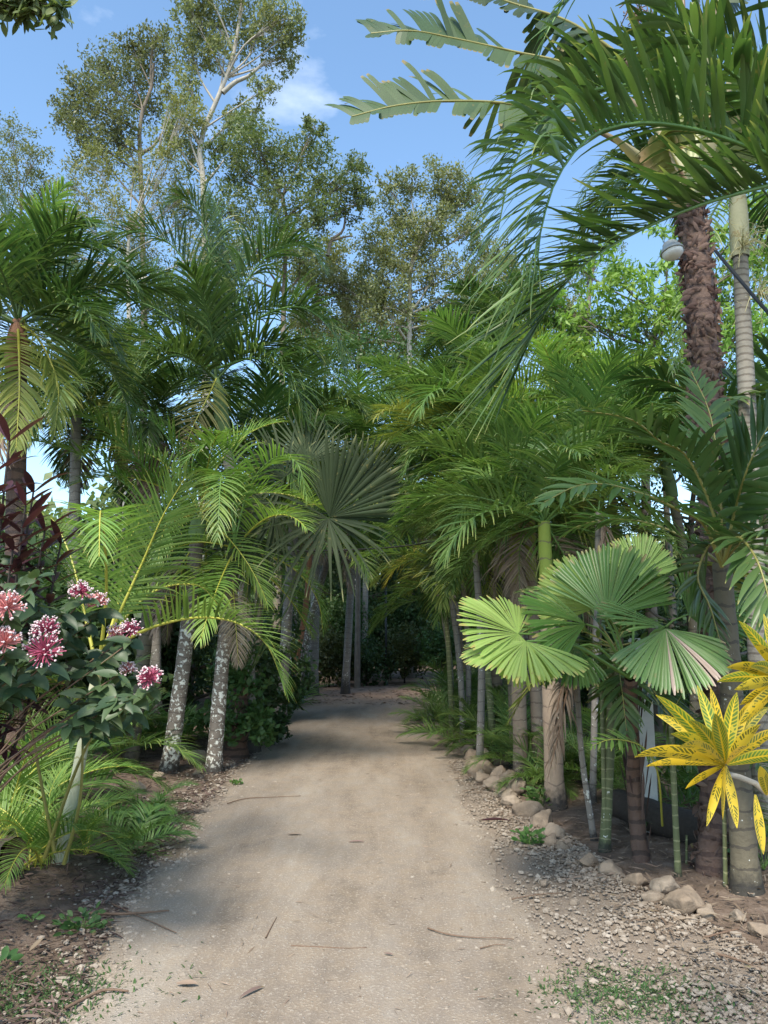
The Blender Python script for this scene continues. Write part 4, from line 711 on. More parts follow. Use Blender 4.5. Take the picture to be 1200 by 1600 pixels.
hx = palm('near_lane_palm', 'palm left of the twin trunks whose long fronds point across the lane', (800, 1180), (792, 770), d=9.0, r0=.06, r1=.05, bark='greenbrown', sp='mid', ln=1.4, nf=6, els=(80, 40), group=PGr)
for pth in ([(792, 775, 9), (730, 775, 8.9), (663, 787, 8.7), (613, 815, 8.5)], [(792, 770, 9), (740, 730, 8.9), (680, 730, 8.7), (630, 765, 8.5)], [(792, 765, 9), (750, 700, 8.9), (700, 680, 8.7), (650, 700, 8.5), (630, 740, 8.4)], [(792, 765, 9), (770, 680, 9), (730, 630, 8.8), (680, 625, 8.7)], [(792, 770, 9), (850, 700, 8.8), (900, 690, 8.6), (940, 720, 8.5)]):
    hero(hx, pth, M['mid'], M['st_g'], n=44, L=.55, W=.032, a0=58, a1=20, lift=28, droop=.7, t0=.12, ruffle=12, stalk=.014)

hero(mpz, [(765, 825, 11.2), (720, 830, 11.3), (670, 845, 11.5), (625, 880, 11.7), (600, 915, 11.8)], M['yellow'], M['st_y'], 'golden yellow frond reaching over the lane', n=34, L=.42, W=.024, a0=60, a1=30, lift=5, droop=.4, t0=.35, stalk=.014)
for px, py, d, ln, lab in ((700, 1130, 12.5, 1.1, 'fine fronds low among the far right stems'), (740, 1150, 11, 1.0, 'fronds filling the foot of the slender stem clump'), (790, 1160, 10, 1.0, 'fronds low between slender stems and twin trunks'), (880, 1180, 8.6, .9, 'fronds low behind the thick tan trunk'), (950, 1180, 7.8, .9, 'shaded fronds left of the concrete post'), (1080, 1180, 7, .9, 'shaded fronds behind the dark log'), (720, 1130, 14, 1.5, 'taller fronds behind the far right stems')):
    clump('young_palm', lab, px, py, 'mid', ln, 13, (84, 20), .12, group=YG, d=d)
# fan palm with brown trunk
fb = PG(1002, 1352); lf = empty('licuala_palm', 'round leaved fan palm on a fibrous brown trunk at the right', 'palm tree', (fb[0], fb[1], float(gh(fb[0], fb[1]))), PGr); g = loc_of(lf); ct = P(985, 1060, 5.2)
ms = MB(); tube(ms, crom([(0, 0, -.02), (-.02, 0, .55), ct-g], 20), np.linspace(.062, .04, 20), 12, lump=.10); ms.build('trunk', M['fibre'], lf)
ml = MB(); k = 34; a = R.uniform(0, 6.28, k); z = R.uniform(.05, 1., k); strips(ml, np.stack([np.cos(a)*.05, np.sin(a)*.05, z], 1), np.stack([np.cos(a)*.2, np.sin(a)*.2, np.full(k, 1.)], 1), np.stack([-np.sin(a), np.cos(a), 0*a], 1), R.uniform(.15, .4, k), .03, -.05, 4, P_OBL, .4); ml.build('leaf_base', M['flake'], lf)
LP = lambda f: (lambda q: q/f+.01 if q <= f else lerp(1, .35, (q-f)/(1-f)))
for c, ax, nn, r, spr, dr, mt, lab, sp_, dead in (
    ((810, 990, 4.6), (-.9, -.25, .2), (.15, -.7, .75), .40, 240, .3, 'fan_y', 'pale yellow green leaf held out flat over the path side', (-40, 35), ()),
    ((822, 1002, 4.5), (-.3, -.7, -.4), (-.1, -.6, .8), .42, 170, .3, 'fan_y', 'lower lobe of pale yellow green leaf', (10,), ()),
    ((948, 962, 4.9), (.25, .35, .9), (-.35, -1, .1), .50, 130, .1, 'fan_g', 'largest dark green leaf standing upright', (), ()),
    ((930, 950, 5.2), (-.8, .2, .6), (-.2, -1, .5), .42, 120, .2, 'fan_y', None, (), ()),
    ((915, 975, 4.8), (-.95, -.2, .15), (0, -.75, .7), .45, 110, .3, 'fan_g', None, (), ()),
    ((1040, 982, 4.5), (.12, -.45, -.8), (0, -.85, .5), .42, 150, .25, 'fan_p', 'drooping leaf with tan withered streaks', (), (18, 29, 30, 31)),
    ((1040, 980, 4.5), (-.95, -.1, .2), (0, -.4, .9), .42, 70, .25, 'fan_p', None, (), ()),
    ((1075, 960, 5.3), (.9, .1, .3), (0, -.9, .5), .42, 140, .35, 'fan_g', None, (), ()),
    ((1000, 900, 5.8), (.2, .4, .9), (0, -1, .3), .36, 140, .1, 'fan_y', None, (), ()),
    ((900, 1010, 5.0), (-.6, -.4, -.5), (-.3, -.7, .7), .36, 140, .4, 'fan_g', None, (), ())):
    fanleaf(lf, P(*c), ax, nn, r, spr, int(spr/3.2), .965, M[mt], petiole=ct, droop=dr*1.3, keel=.5, splits=sp_, prof=LP(.965), label=lab, jag=.016, dead=dead)
bp = palm('hanging_palm', 'dark broad fronded palm hanging below the fan leaves', (930, 1300), (960, 1010), d=5.9, r0=.04, r1=.035, bark='bamboo', sp='broad', ln=.95, nf=11, els=(60, -34), group=PGr, az0=2.5)
sg = clump('young_palm', 'small lime frond seedling left of the croton', 1040, 1300, 'broad', .6, 4, (50, 20), .02, group=YG)
hero(sg, [(1035, 1290, 5.6), (1028, 1210, 5.2), (1005, 1168, 5.0), (960, 1155, 4.8), (925, 1165, 4.7)], M['areca'], M['st_y'], 'lime green feather frond', n=20, L=.17, W=.022, a0=60, a1=35, lift=-5, droop=.35, t0=.45, prof=P_OVAL, stalk=.008)
# dead frond hanging
hd = palm('dry_palm', 'thin stem carrying a dead brown frond in front of the tan trunk', (916, 1240), (900, 1035), d=6.2, r0=.025, r1=.02, bark='grey', nf=0, sp='mid', group=PGr, bow=-.03)
for pth in ([(900, 1040, 6.2), (878, 1075, 6.0), (868, 1130, 5.95), (862, 1200, 5.95)], [(900, 1040, 6.2), (885, 1085, 6.0), (872, 1150, 5.9), (856, 1215, 5.9)]):
    hero(hd, pth, M['dead'], M['wood'], 'withered brown frond hanging straight down', n=18, L=.27, W=.024, a0=32, a1=10, lift=0, droop=1.6, t0=.05, stalk=.012, ruffle=16)
dd2 = palm('thin_palm', 'thin pale stem right of the thick tan trunk with a dried frond high up', (915, 1245), (935, 800), d=7.2, r0=.03, r1=.028, bark='grey', nf=6, sp='mid', ln=1.2, group=PGr)
hero(dd2, [(938, 800, 7.2), (945, 830, 7.1), (935, 880, 7.0), (928, 925, 7.0)], M['dead'], M['wood'], 'dried frond hanging high up', n=14, L=.4, W=.03, a0=25, a1=8, lift=0, droop=1.4, t0=.05, stalk=.012)
# thin canes
CG = 'thin canes near the border rocks'
for bx, by, tx, ty, r, lab in ((946, 1335, 940, 1080, .018, 'thin green cane left of the fibrous trunk'), (1060, 1378, 1048, 1120, .022, 'thin ringed cane right of the fibrous trunk, frayed at the top'), (1134, 1396, 1130, 1180, .014, 'thinnest ringed cane under the croton'), (1073, 1360, 1073, 1305, .010, 'short ringed stub between cane and dark log')):
    palm('cane', lab, (bx, by), (tx, ty), r0=r, r1=r*.8, bark='bamboo', nf=0 if ty > 1200 else 4, sp='broad', ln=.5, els=(60, 0), cat='cane', group=CG)
# posts, fence, log
g = P(1012, 1250, 6.4); fpz = empty('fence_post', 'pale concrete fence post behind the fibrous trunk', 'post', (g[0], g[1], float(gh(g[0], g[1]))))
def box(mb, c, s):
    v = np.array([(x, y, z) for x in (-.5, .5) for y in (-.5, .5) for z in (-.5, .5)])*np.array(s)+np.array(c); mb.add(v, np.array([[0, 1, 3, 2], [4, 6, 7, 5], [0, 4, 5, 1], [2, 3, 7, 6], [0, 2, 6, 4], [1, 5, 7, 3]]))
def bevelbox(name, c, s, mat, parent, bw=.008):
    b = bmesh.new(); bmesh.ops.create_cube(b, size=1); 
    for v in b.verts: v.co = Vector((v.co.x*s[0]+c[0], v.co.y*s[1]+c[1], v.co.z*s[2]+c[2]))
    bmesh.ops.bevel(b, geom=list(b.edges), offset=bw, segments=2, affect='EDGES'); me = bpy.data.meshes.new(name); b.to_mesh(me); b.free(); me.materials.append(mat); o = bpy.data.objects.new(name, me); COL.objects.link(o); o.parent = parent; return o
bevelbox('shaft', (0, 0, .72), (.13, .12, 1.5), M['concrete'], fpz); bevelbox('cap', (0, 0, 1.485), (.15, .14, .04), M['concrete'], fpz, .01)
wf = empty('wire_fence', 'dark wire mesh fence behind the log on the right', 'fence', (2.4, 6.5, float(gh(2.4, 6.5)))); ms = MB()
for k in range(46):
    for s in (-1, 1):
        x0 = k*.07; x1 = x0+s*1.1*.6; pts = np.linspace((x0, 0, .03), (x1, 0, 1.13), 2); tube(ms, pts, .0016, 3)
ms.build('wire_mesh', M['wire'], wf); ms = MB()
for x in (-.4, 1.6, 3.4): tube(ms, np.array([(x, .03, -.05), (x, .03, .6), (x, .03, 1.2)]), .02, 8, cap=True)
ms.build('rail', M['dark_wood'], wf)
ms = MB(); a, b = PG(1015, 1320), PG(1100, 1355); a[2] = b[2] = 0; p = crom([a+(-.1, .5, .2), lerp(a, b, .5)+(0, .35, .18), b+(.25, .1, .14)], 16); tube(ms, p-p[0], np.linspace(.11, .14, 16), 14, cap=True, lump=.05); lg = ms.build('fallen_log', M['dark_wood']); lg.location = p[0]; tag(lg, 'dark rotten log lying behind the thin canes on the right', 'log')
# near right trunk with green-brown bark and broad fronds
br = palm('broad_frond_palm', 'smooth greenish trunk at the right edge carrying broad dark fronds', (1168, 1405), (1128, 880), r0=.082, r1=.06, bark='greenbrown', sp='broad', ln=1.1, nf=5, els=(75, 10), group=PGr, az0=3.9)
for pth, L, W in (([(1128, 880, 4.6), (1112, 795, 4.5), (1072, 712, 4.4), (1032, 690, 4.3), (985, 655, 4.2), (900, 640, 4.1)], .40, .048), ([(1128, 885, 4.6), (1100, 820, 4.4), (1060, 797, 4.2), (1020, 777, 4.1), (950, 757, 4.0), (900, 760, 3.9), (850, 785, 3.8)], .34, .044),
    ([(1128, 885, 4.6), (1148, 800, 4.5), (1165, 740, 4.3), (1190, 685, 4.2), (1235, 610, 4.1)], .42, .05), ([(1128, 885, 4.6), (1150, 840, 4.3), (1180, 870, 4.1), (1200, 930, 4.0), (1210, 990, 3.95)], .34, .044),
    ([(1128, 885, 4.6), (1110, 850, 4.8), (1090, 900, 4.75), (1110, 950, 4.7), (1130, 1020, 4.7)], .30, .036), ([(1128, 885, 4.6), (1125, 760, 4.6), (1110, 650, 4.8), (1080, 580, 5)], .38, .046)):
    hero(br, pth, M['broad'], M['st_o'], n=26, L=L, W=W, a0=58, a1=30, lift=12, droop=.45, t0=.18, prof=P_BLUNT, stalk=.012, nseg=6, keel=.35)
# shaggy trunk = traveller's palm
tb = PG(1112, 1372); tp = empty('paddle_leaf_palm', 'tall shaggy brown trunk carrying huge torn paddle leaves at upper right', 'palm tree', (tb[0], tb[1], float(gh(tb[0], tb[1]))), PGr); g = loc_of(tp); D = tb[1]
path = crom([(0, 0, -.02), P(1118, 1050, D)-g, P(1106, 660, D)-g, P(1095, 480, D)-g, P(1080, 320, D)-g], 60); rr = np.interp(np.linspace(0, 1, 60), [0, .25, .5, .8, 1], [.10, .07, .082, .098, .085])
ms = MB(); tube(ms, path, rr, 20, lump=.045); ms.build('trunk', M['brown'], tp)
ml = MB(); n = 1500; u = R.random(n)**.8; i = np.clip((u*59).astype(int), 0, 58); a = R.uniform(0, 6.28, n); c = lerp(path[i], path[i+1], (u*59-i).clip(0, 1)[:, None]); o_ = np.stack([np.cos(a), np.sin(a), 0*a], 1); tg = np.stack([-np.sin(a), np.cos(a), R.normal(0, .25, n)], 1)
strips(ml, c+o_*(rr[i]*.98)[:, None], tg*R.choice([-1, 1], n)[:, None]*R.uniform(.2, 1, n)[:, None]+o_*R.uniform(.1, .45, n)[:, None]+np.array((0, 0, 1))*R.normal(.1, .5, n)[:, None], o_*.3+np.array((0, 0, 1.)), R.uniform(.03, .11, n), R.uniform(.015, .045, n), R.uniform(-.3, 1.4, n), 4, P_OVAL, .4)
ml.build('bark_flakes', M['flake'], tp)
top = path[-1]+g
# leaf sheaths
for (tx, ty, td, w, ex) in ((1045, 60, 4.9, .15, 0), (1075, 40, 5.0, .17, .0), (1010, 120, 4.8, .13, .3), (1110, 60, 5.1, .16, .1), (1140, 130, 5.1, .14, .4), (960, 215, 4.7, .10, .5)):
    ml = MB(); e = P(tx, ty, td)-g; s = path[-2]; strips(ml, np.array([s]), np.array([e-s]), np.array([[1, .1, 0.3]]), np.linalg.norm(e-s), w, -.0, 10, lambda q: 1-.62*q, .45, rnd=.5+.3*R.random(), extra=ex); ml.build('leaf_sheath', M['sheath'], tp)
def paddle(pth, Lb, mat, t0=.3, label=None, droop=.5, n=46, **k):
    p = crom([P(*q)-g for q in pth], 60); T = nrm(np.gradient(p, axis=0)); S = nrm(np.cross(T, (0, 0, 1.))+1e-6); N = np.cross(S, T); ml = MB(); ms = MB(); ln = np.linalg.norm(np.diff(p, axis=0), axis=1).sum(); sp = ln*(1-t0)/n
    for sgn in (-1, 1):
        i = 0
        while i < n:
            m = int(R.choice([1, 1, 2, 2, 3, 5])); m = min(m, n-i); ja, jb, jd, jl = R.normal(0, 7), R.normal(0, 10), R.uniform(.2, 1.6), R.uniform(.8, 1.08)
            if R.random() > .07:
                tt = t0+(1-t0)*(np.arange(i, i+m)+.5)/n; s_ = (tt-t0)/(1-t0); q = np.minimum((tt*59).astype(int), 58); fr = (tt*59-q)[:, None]
                up = np.clip((s_-.28)/.2, 0, 1); b = np.radians((lerp(-55, 74, up) if sgn > 0 else np.full(m, -62.))+jb); a = np.radians(lerp(78, 58, s_)+ja)
                d = T[q]*np.cos(a)[:, None]+(S[q]*sgn*np.cos(b)[:, None]+N[q]*np.sin(b)[:, None])*np.sin(a)[:, None]
                L = Lb*jl*np.sin(np.clip(s_*.78+.12, 0, 1)*math.pi)**.4*(1 if sgn > 0 else 1-.55*up)
                strips(ml, lerp(p[q], p[q+1], fr), d, T[q], L, sp*1.12, droop*jd, 7, lambda q: 1 if q < .86 else lerp(1, .55, (q-.86)/.14), 0, rnd=R.uniform(.2, .9)+R.normal(0, .05, m))
            i += m
    tube(ml, p[int(t0*59)-1:], np.linspace(.013, .005, 61-int(t0*59)), 7, mi=1); tube(ms, p[:int(t0*59)+1], np.linspace(.03, .013, int(t0*59)+1), 8)
    o = ml.build('paddle_leaf', [M[mat], M['st_o']], tp); ms.build('stalk', M['sheath'], o)
    if label: o['label'] = label
paddle([(1060, 290, 4.9), (980, 230, 4.85), (900, 190, 4.8), (800, 163, 4.75), (700, 158, 4.7), (620, 165, 4.65), (550, 182, 4.6)], .36, 'banana', .36, 'paddle leaf torn into strips, stretched left over the sky')
paddle([(1070, 270, 4.95), (1000, 170, 4.95), (900, 105, 4.9), (800, 80, 4.9), (700, 58, 4.85), (640, 48, 4.8), (580, 52, 4.8)], .36, 'banana', .34, 'upper torn paddle leaf reaching left')
paddle([(1075, 260, 5), (1000, 120, 5), (900, 40, 5), (800, 5, 5), (720, -20, 5), (660, -15, 5)], .36, 'banana', .4)
paddle([(1080, 250, 5), (1070, 50, 5.1), (1060, -100, 5.2), (1030, -260, 5.2)], .32, 'banana', .5)
paddle([(1085, 250, 5), (1110, 60, 5.2), (1150, -80, 5.3), (1210, -200, 5.4)], .32, 'banana', .5)
paddle([(1080, 300, 4.9), (1040, 215, 4.75), (1080, 205, 4.6), (1120, 220, 4.5), (1165, 255, 4.45)], .24, 'bananaold', .15, 'old paddle leaf with tan torn edge draped over the trunk top', droop=1.2, n=20, W=.04)
ms = MB(); 
for k in range(60):
    s = P(995+R.normal(0, 8), 20+R.normal(0, 10), 4.8)-g; e = s+R.normal(0, .05, 3)+np.array((0, 0, -.05)); tube(ms, np.array([s, lerp(s, e, .5)+R.normal(0, .01, 3), e]), .004, 4)
ms.build('seed_cluster', M['wood'], tp)
# lamp on trunk
lc0 = P(1050, 392, D-.15); lm = empty('lamp', 'round grey and white lamp fixed on the shaggy trunk', 'lamp', lc0)
def lathe(prof, mat, name, parent, sides=28, tilt=None):
    pr = np.array(prof); a = np.linspace(0, 2*math.pi, sides, endpoint=False); V = np.concatenate([np.stack([np.cos(a)*r, np.sin(a)*r, np.full(sides, z)], 1) for r, z in pr]); k = np.arange(sides); k2 = (k+1) % sides
    Q = np.vstack([np.stack([i*sides+k, i*sides+k2, (i+1)*sides+k2, (i+1)*sides+k], 1) for i in range(len(pr)-1)]); mb = MB(); mb.add(V, Q); o = mb.build(name, mat, parent); return o
lathe([(.001, .075), (.05, .075), (.058, .065), (.06, .04), (.075, .03), (.092, .0), (.094, -.012), (.085, -.012), (.05, .02), (.001, .025)], M['greymetal'], 'shade', lm)
lathe([(.084, -.013), (.08, -.035), (.06, -.055), (.03, -.064), (.001, -.066)], M['white'], 'lamp_glass', lm)
ms = MB(); tube(ms, np.array([(.02, 0, .05), (.07, .03, .06), (.14, .1, .05)]), .016, 10); ms.build('arm', M['greymetal'], lm)
lm.rotation_euler = (rad(-8), rad(-10), 0); lm.scale = (.9,)*3
def cable(name, label, pts, r):
    p = crom([P(*q) for q in pts], 40); ms = MB(); tube(ms, p-p[0], r, 6); o = ms.build(name, M['black']); o.location = p[0]; return tag(o, label, 'cable')
cable('cable', 'thick black cable slanting down right from the shaggy trunk', [(1118, 392, 4.8), (1150, 430, 4.5), (1200, 488, 4.2), (1270, 560, 3.9)], .011)
cable('cable', 'thin black cable strung across the lane between the palms', [(180, 850, 9.5), (300, 857, 9.6), (420, 861, 9.8), (520, 860, 10), (640, 852, 10.2), (790, 825, 10.4)], .011)
cable('cable', 'upper thin cable above the lane cable, behind the fan leaves', [(200, 790, 10), (330, 798, 10.2), (440, 802, 10.4), (560, 800, 10.8), (700, 785, 11)], .008)
g = PG(603, 1072); ms = MB(); tube(ms, np.array([(0, 0, -.1), (0, 0, 1.5), (0, 0, 2.9)]), .03, 10, cap=True); pl = empty('post', 'thin dark post at the far end of the lane', 'post', (g[0], g[1], 0)); ms.build('pole', M['black'], pl); ms = MB(); tube(ms, np.array([(0, 0, -.02), (0, 0, .1), (0, 0, .12)]), (.07, .07, .035), 10, cap=True); ms.build('foot', M['black'], pl)
# grey ringed palm right
gp = palm('pale_shaft_palm', 'grey ringed palm with a pale crown shaft right of the shaggy trunk', (1175, 1250), (1150, 255), d=6.6, r0=.09, r1=.062, bark='ringed', sp='king', ln=1.9, nf=11, els=(75, 5), shaft=.85, shaftmat='paleshaft', group=PGr, az0=.4)
hero(gp, [(1150, 260, 6.6), (1080, 215, 6.4), (1000, 225, 6.2), (940, 260, 6.1), (905, 320, 6.0)], M['king'], M['st_d'], n=44, L=.36, W=.03, a0=60, a1=25, lift=30, droop=.9, t0=.15, prof=P_BLUNT, stalk=.014)
hero(gp, [(1150, 280, 6.6), (1110, 340, 6.3), (1085, 420, 6.2), (1065, 520, 6.2), (1050, 580, 6.2)], M['mid'], M['st_d'], n=40, L=.34, W=.024, a0=50, a1=25, lift=0, droop=.9, t0=.15, prof=P_THIN, stalk=.012)
ms = MB(); gl = loc_of(gp)
for c0 in ((1160, 385), (1185, 460)):
    s = P(*c0, 6.5)-gl
    for k in range(26):
        v = nrm(R.normal(size=3)+np.array((.3, -.3, -.2))); e = s+v*R.uniform(.15, .35); m_ = lerp(s, e, .5)+np.array((0, 0, .04)); tube(ms, crom([s, m_, e+(0, 0, -.06)], 6), np.linspace(.005, .002, 6), 4)
        for q in range(5): ee = lerp(m_, e, R.random()); tube(ms, np.array([ee, ee+R.normal(0, .04, 3)]), .0022, 3)
ms.build('flower_spray', M['seed'], gp)
# overhead palm out of frame on the right
npg = np.array((2.75, 3.7, 0.)); npm = empty('overhanging_palm', 'palm rooted beyond the right edge whose big fronds arch across the upper right', 'palm tree', npg, PGr)
ms = MB(); topn = P(1420, 250, 3.7)-npg; tube(ms, crom([(0, 0, 0), topn*(.5, .5, .5)+(.03, 0, 0), topn], 20), np.linspace(.11, .08, 20), 12); ms.build('trunk', M['grey'], npm)
T0 = (1420, 250, 3.7)
for pth, n, L, W, kw in (
    ([T0, (1300, 265, 3.55), (1200, 240, 3.45), (1090, 203, 3.25), (1000, 192, 3.1), (925, 212, 3.0), (872, 275, 2.9), (845, 360, 2.85), (838, 440, 2.8)], 110, .50, .030, dict(tipn=.8, lift=66, droop=.75, a0=66, a1=40, label='arching frond that makes a hoop over the sky')),
    ([T0, (1300, 230, 3.8), (1180, 170, 3.75), (1040, 135, 3.6), (930, 140, 3.5), (850, 185, 3.4), (800, 265, 3.35), (778, 360, 3.3)], 84, .46, .028, dict(tipn=.8, lift=60, droop=.9, a0=66, a1=40)),
    ([T0, (1310, 270, 3.5), (1200, 290, 3.3), (1080, 325, 3.15), (970, 375, 3.05), (900, 425, 2.95), (850, 490, 2.9), (815, 560, 2.9)], 96, .60, .030, dict(tipn=.7, lift=62, droop=.22, a0=40, a1=22, label='lower frond slanting down to the left with long fingers')),
    ([T0, (1290, 220, 3.6), (1200, 155, 3.4), (1120, 95, 3.25), (1050, 15, 3.15), (990, -80, 3.1)], 44, .44, .045, dict(lift=5, droop=.8, a0=62, a1=25)),
    ([T0, (1300, 60, 3.8), (1180, -60, 3.7), (1040, -90, 3.6), (930, -40, 3.5), (860, 40, 3.4), (830, 130, 3.4)], 56, .42, .036, dict(lift=35, droop=.9, a0=60, a1=22)),
    ([T0, (1320, 180, 3.9), (1200, 90, 4.0), (1060, 60, 4.0), (940, 100, 4.0), (870, 170, 3.9), (830, 260, 3.9)], 56, .40, .034, dict(lift=40, droop=.9, a0=60, a1=22)),
    ([T0, (1350, 330, 3.6), (1270, 400, 3.5), (1220, 500, 3.4)], 40, .4, .036, dict(lift=20, droop=.8, a0=60, a1=22)),
    ([T0, (1400, 100, 3.6), (1340, -40, 3.4), (1240, -100, 3.2), (1140, -60, 3.1)], 44, .40, .040, dict(lift=10, droop=.9, a0=60, a1=25)),
    ([T0, (1500, 150, 3.6), (1600, 150, 3.5), (1700, 250, 3.4)], 44, .40, .036, dict(lift=30, droop=.9, a0=60, a1=22)),
    ([T0, (1430, 120, 4.2), (1400, 50, 4.8), (1380, 150, 5.2)], 44, .40, .036, dict(lift=30, droop=.9, a0=60, a1=22))):
    hero(npm, pth, M['king'], M['st_g'], n=n, L=L, W=W, t0=.1, prof=P_BLUNT, stalk=.016, nseg=8, keel=.3, ruffle=13, lenvar=.12, dvar=.5, **kw)
# croton
cg = np.array((1.75, 2.75, float(gh(1.75, 2.75)))); cr = empty('croton', 'yellow croton with dark veined leaves at the right edge', 'shrub', cg)
m, nt, b = newmat('croton leaf'); r, al, ac, ex = lcs(nt)
ab = mth(nt, 'MULTIPLY', mth(nt, 'ABSOLUTE', mth(nt, 'SUBTRACT', ac, .5)), 2.)
ve = mth(nt, 'FRACT', mth(nt, 'ADD', mth(nt, 'MULTIPLY', mth(nt, 'SUBTRACT', al, mth(nt, 'MULTIPLY', ab, .10)), 17.), mth(nt, 'MULTIPLY', noise(nt, 24, 3), 1.3)))
gap = mth(nt, 'MULTIPLY', mth(nt, 'GREATER_THAN', ve, .36), mth(nt, 'MULTIPLY', mth(nt, 'GREATER_THAN', ab, .12), mth(nt, 'LESS_THAN', ab, .80)))
gap = mth(nt, 'MULTIPLY', gap, mth(nt, 'GREATER_THAN', mth(nt, 'ADD', noise(nt, 22, 4), mth(nt, 'MULTIPLY', ex, .3)), .50))
yel = mixc(nt, r, (.60, .40, .02), (.72, .53, .04)); grn = (.13, .13, .015); grn2 = (.10, .22, .03)
col = mixc(nt, gap, yel, mixc(nt, ex, grn, grn2)); big = mth(nt, 'MULTIPLY', ex, mth(nt, 'GREATER_THAN', ab, .14)); col = mixc(nt, mth(nt, 'MULTIPLY', big, .85), col, (.09, .21, .03))
nt.links.new(col, b.inputs['Base Color']); b.inputs['Roughness'].default_value = .33
t = nd(nt, 'ShaderNodeBsdfTranslucent'); nt.links.new(mixc(nt, 1., col, (1.2, 1.2, .6), 'MULTIPLY'), t.inputs[0]); x = nd(nt, 'ShaderNodeMixShader'); x.inputs[0].default_value = .25; nt.links.new(b.outputs[0], x.inputs[1]); nt.links.new(t.outputs[0], x.inputs[2]); nt.links.new(x.outputs[0], nt.nodes['Material Output'].inputs[0])
M['croton'] = m
ms = MB(); d0 = 2.7
for pts in (((1300, 1500), (1255, 1330), (1190, 1232), (1132, 1208)), ((1300, 1500), (1290, 1250), (1250, 1120), (1222, 1070))):
    pp = [cg]+[P(a, b_, 2.75) for a, b_ in pts[1:]]; tube(ms, crom(np.array(pp)-cg, 24), np.linspace(.016, .009, 24), 8)
ms.build('stem', M['limb'], cr)
def cleaf(c, tip, td, w, ex, dr=None):
    dr = random.uniform(.15, .75)
    w *= .82; ex *= .5; ml = MB(); s = P(*c)-cg; e = P(tip[0], tip[1], td)-cg; v = e-s; L = np.linalg.norm(v)*1.04; v = v+np.array((0, 0, 1))*dr*L*.35
    strips(ml, s[None]+v*.02, v[None], nrm(np.cross(v, (0.15*R.normal(), 1, .25)))[None], L, w, dr, 12, P_OBL if False else (lambda q: max(.03, math.sin(math.pi*min(1, (q*.94+.06))**1.15)**.75)), .28, rnd=R.random(), extra=ex); ml.build('leaf', M['croton'], cr)
H1 = (1134, 1195, 2.7)
for tip, td, w, ex in (((997, 1187), 2.6, .060, 0), ((1015, 1200), 2.75, .035, 0), ((1030, 1092), 2.65, .055, 1), ((1030, 1120), 2.8, .05, .3), ((1052, 1150), 2.55, .05, .7), ((1092, 1078), 2.75, .055, 1), ((1112, 1080), 2.85, .05, .2), ((1118, 1120), 2.5, .06, 1), ((1150, 1088), 2.7, .06, .8), ((1172, 1100), 2.75, .055, .1),
    ((1185, 1135), 2.6, .055, .0), ((1215, 1145), 2.8, .055, .2), ((1230, 1185), 2.65, .055, 1), ((1106, 1286), 2.6, .05, 0), ((1130, 1280), 2.5, .06, 0), ((1150, 1290), 2.62, .05, 0), ((1075, 1232), 2.7, .03, 0), ((1060, 1175), 2.4, .05, .2), ((1200, 1110), 2.9, .055, .4), ((1080, 1130), 2.5, .05, .9), ((1185, 1170), 2.4, .05, .1)): cleaf(H1, tip, td, w, ex)
H2 = (1225, 1062, 2.75)
for tip, td, w, ex in (((1140, 1046), 2.6, .05, 0), ((1152, 1078), 2.6, .055, .1), ((1158, 975), 2.7, .05, 1), ((1125, 1068), 2.8, .05, 1), ((1160, 1130), 2.65, .06, .1), ((1195, 965), 2.8, .05, .6), ((1180, 1010), 2.6, .045, .1), ((1160, 1100), 2.7, .05, 0), ((1230, 960), 2.7, .055, .2), ((1300, 1000), 2.7, .055, .2), ((1300, 1080), 2.6, .055, .2), ((1260, 1150), 2.6, .055, .2), ((1175, 1045), 2.55, .05, .9)): cleaf(H2, tip, td, w, ex)
for c, tip in (((1180, 1240, 2.72), (1192, 1330)), ((1200, 1245, 2.75), (1188, 1200)), ((1215, 1260, 2.75), (1230, 1340))): cleaf(c, tip, 2.65, .045, .2)
herb('ground_plant', 'glossy leaved plant by the right edge behind the croton', 1195, 1370, .25, 30, .2, .06, 'fresh', group='broad leaved ground plants', up=.8, spread=.15)
# overhanging branch top left
obr = empty('overhanging_tree', 'broadleaf branch hanging into the top left corner', 'tree', (-4.2, 3.6, 0)); g = loc_of(obr); ms = MB(); ml = MB(); tube(ms, crom([(0, 0, 0), (0, .1, 2.5), (.3, .2, 4.8)], 14), np.linspace(.14, .07, 14), 10)
for ex_, ey_ in ((90, 12), (75, 35), (60, 10), (40, 30), (20, 8), (5, 20), (80, -20), (50, -30), (10, -30), (95, 22), (-30, 10)):
    e = P(ex_, ey_-12, 4)-g; p = crom([(.3, .2, 4.8), lerp(np.array((.3, .2, 4.8)), e, .6)+(0, 0, .2), e], 14); tube(ms, p, np.linspace(.02, .004, 14), 5); n = 46
    i = R.integers(12, 14, n); leaves_at(ml, p[i]+R.normal(0, .035, (n, 3)), R.normal(size=(n, 3))+(0, 0, -.6), R.uniform(.07, .11, n), .038, .5, P_OVAL, .3, 5)
ms.build('trunk', M['limbd'], obr); ml.build('crown', M['tree_g'], obr)
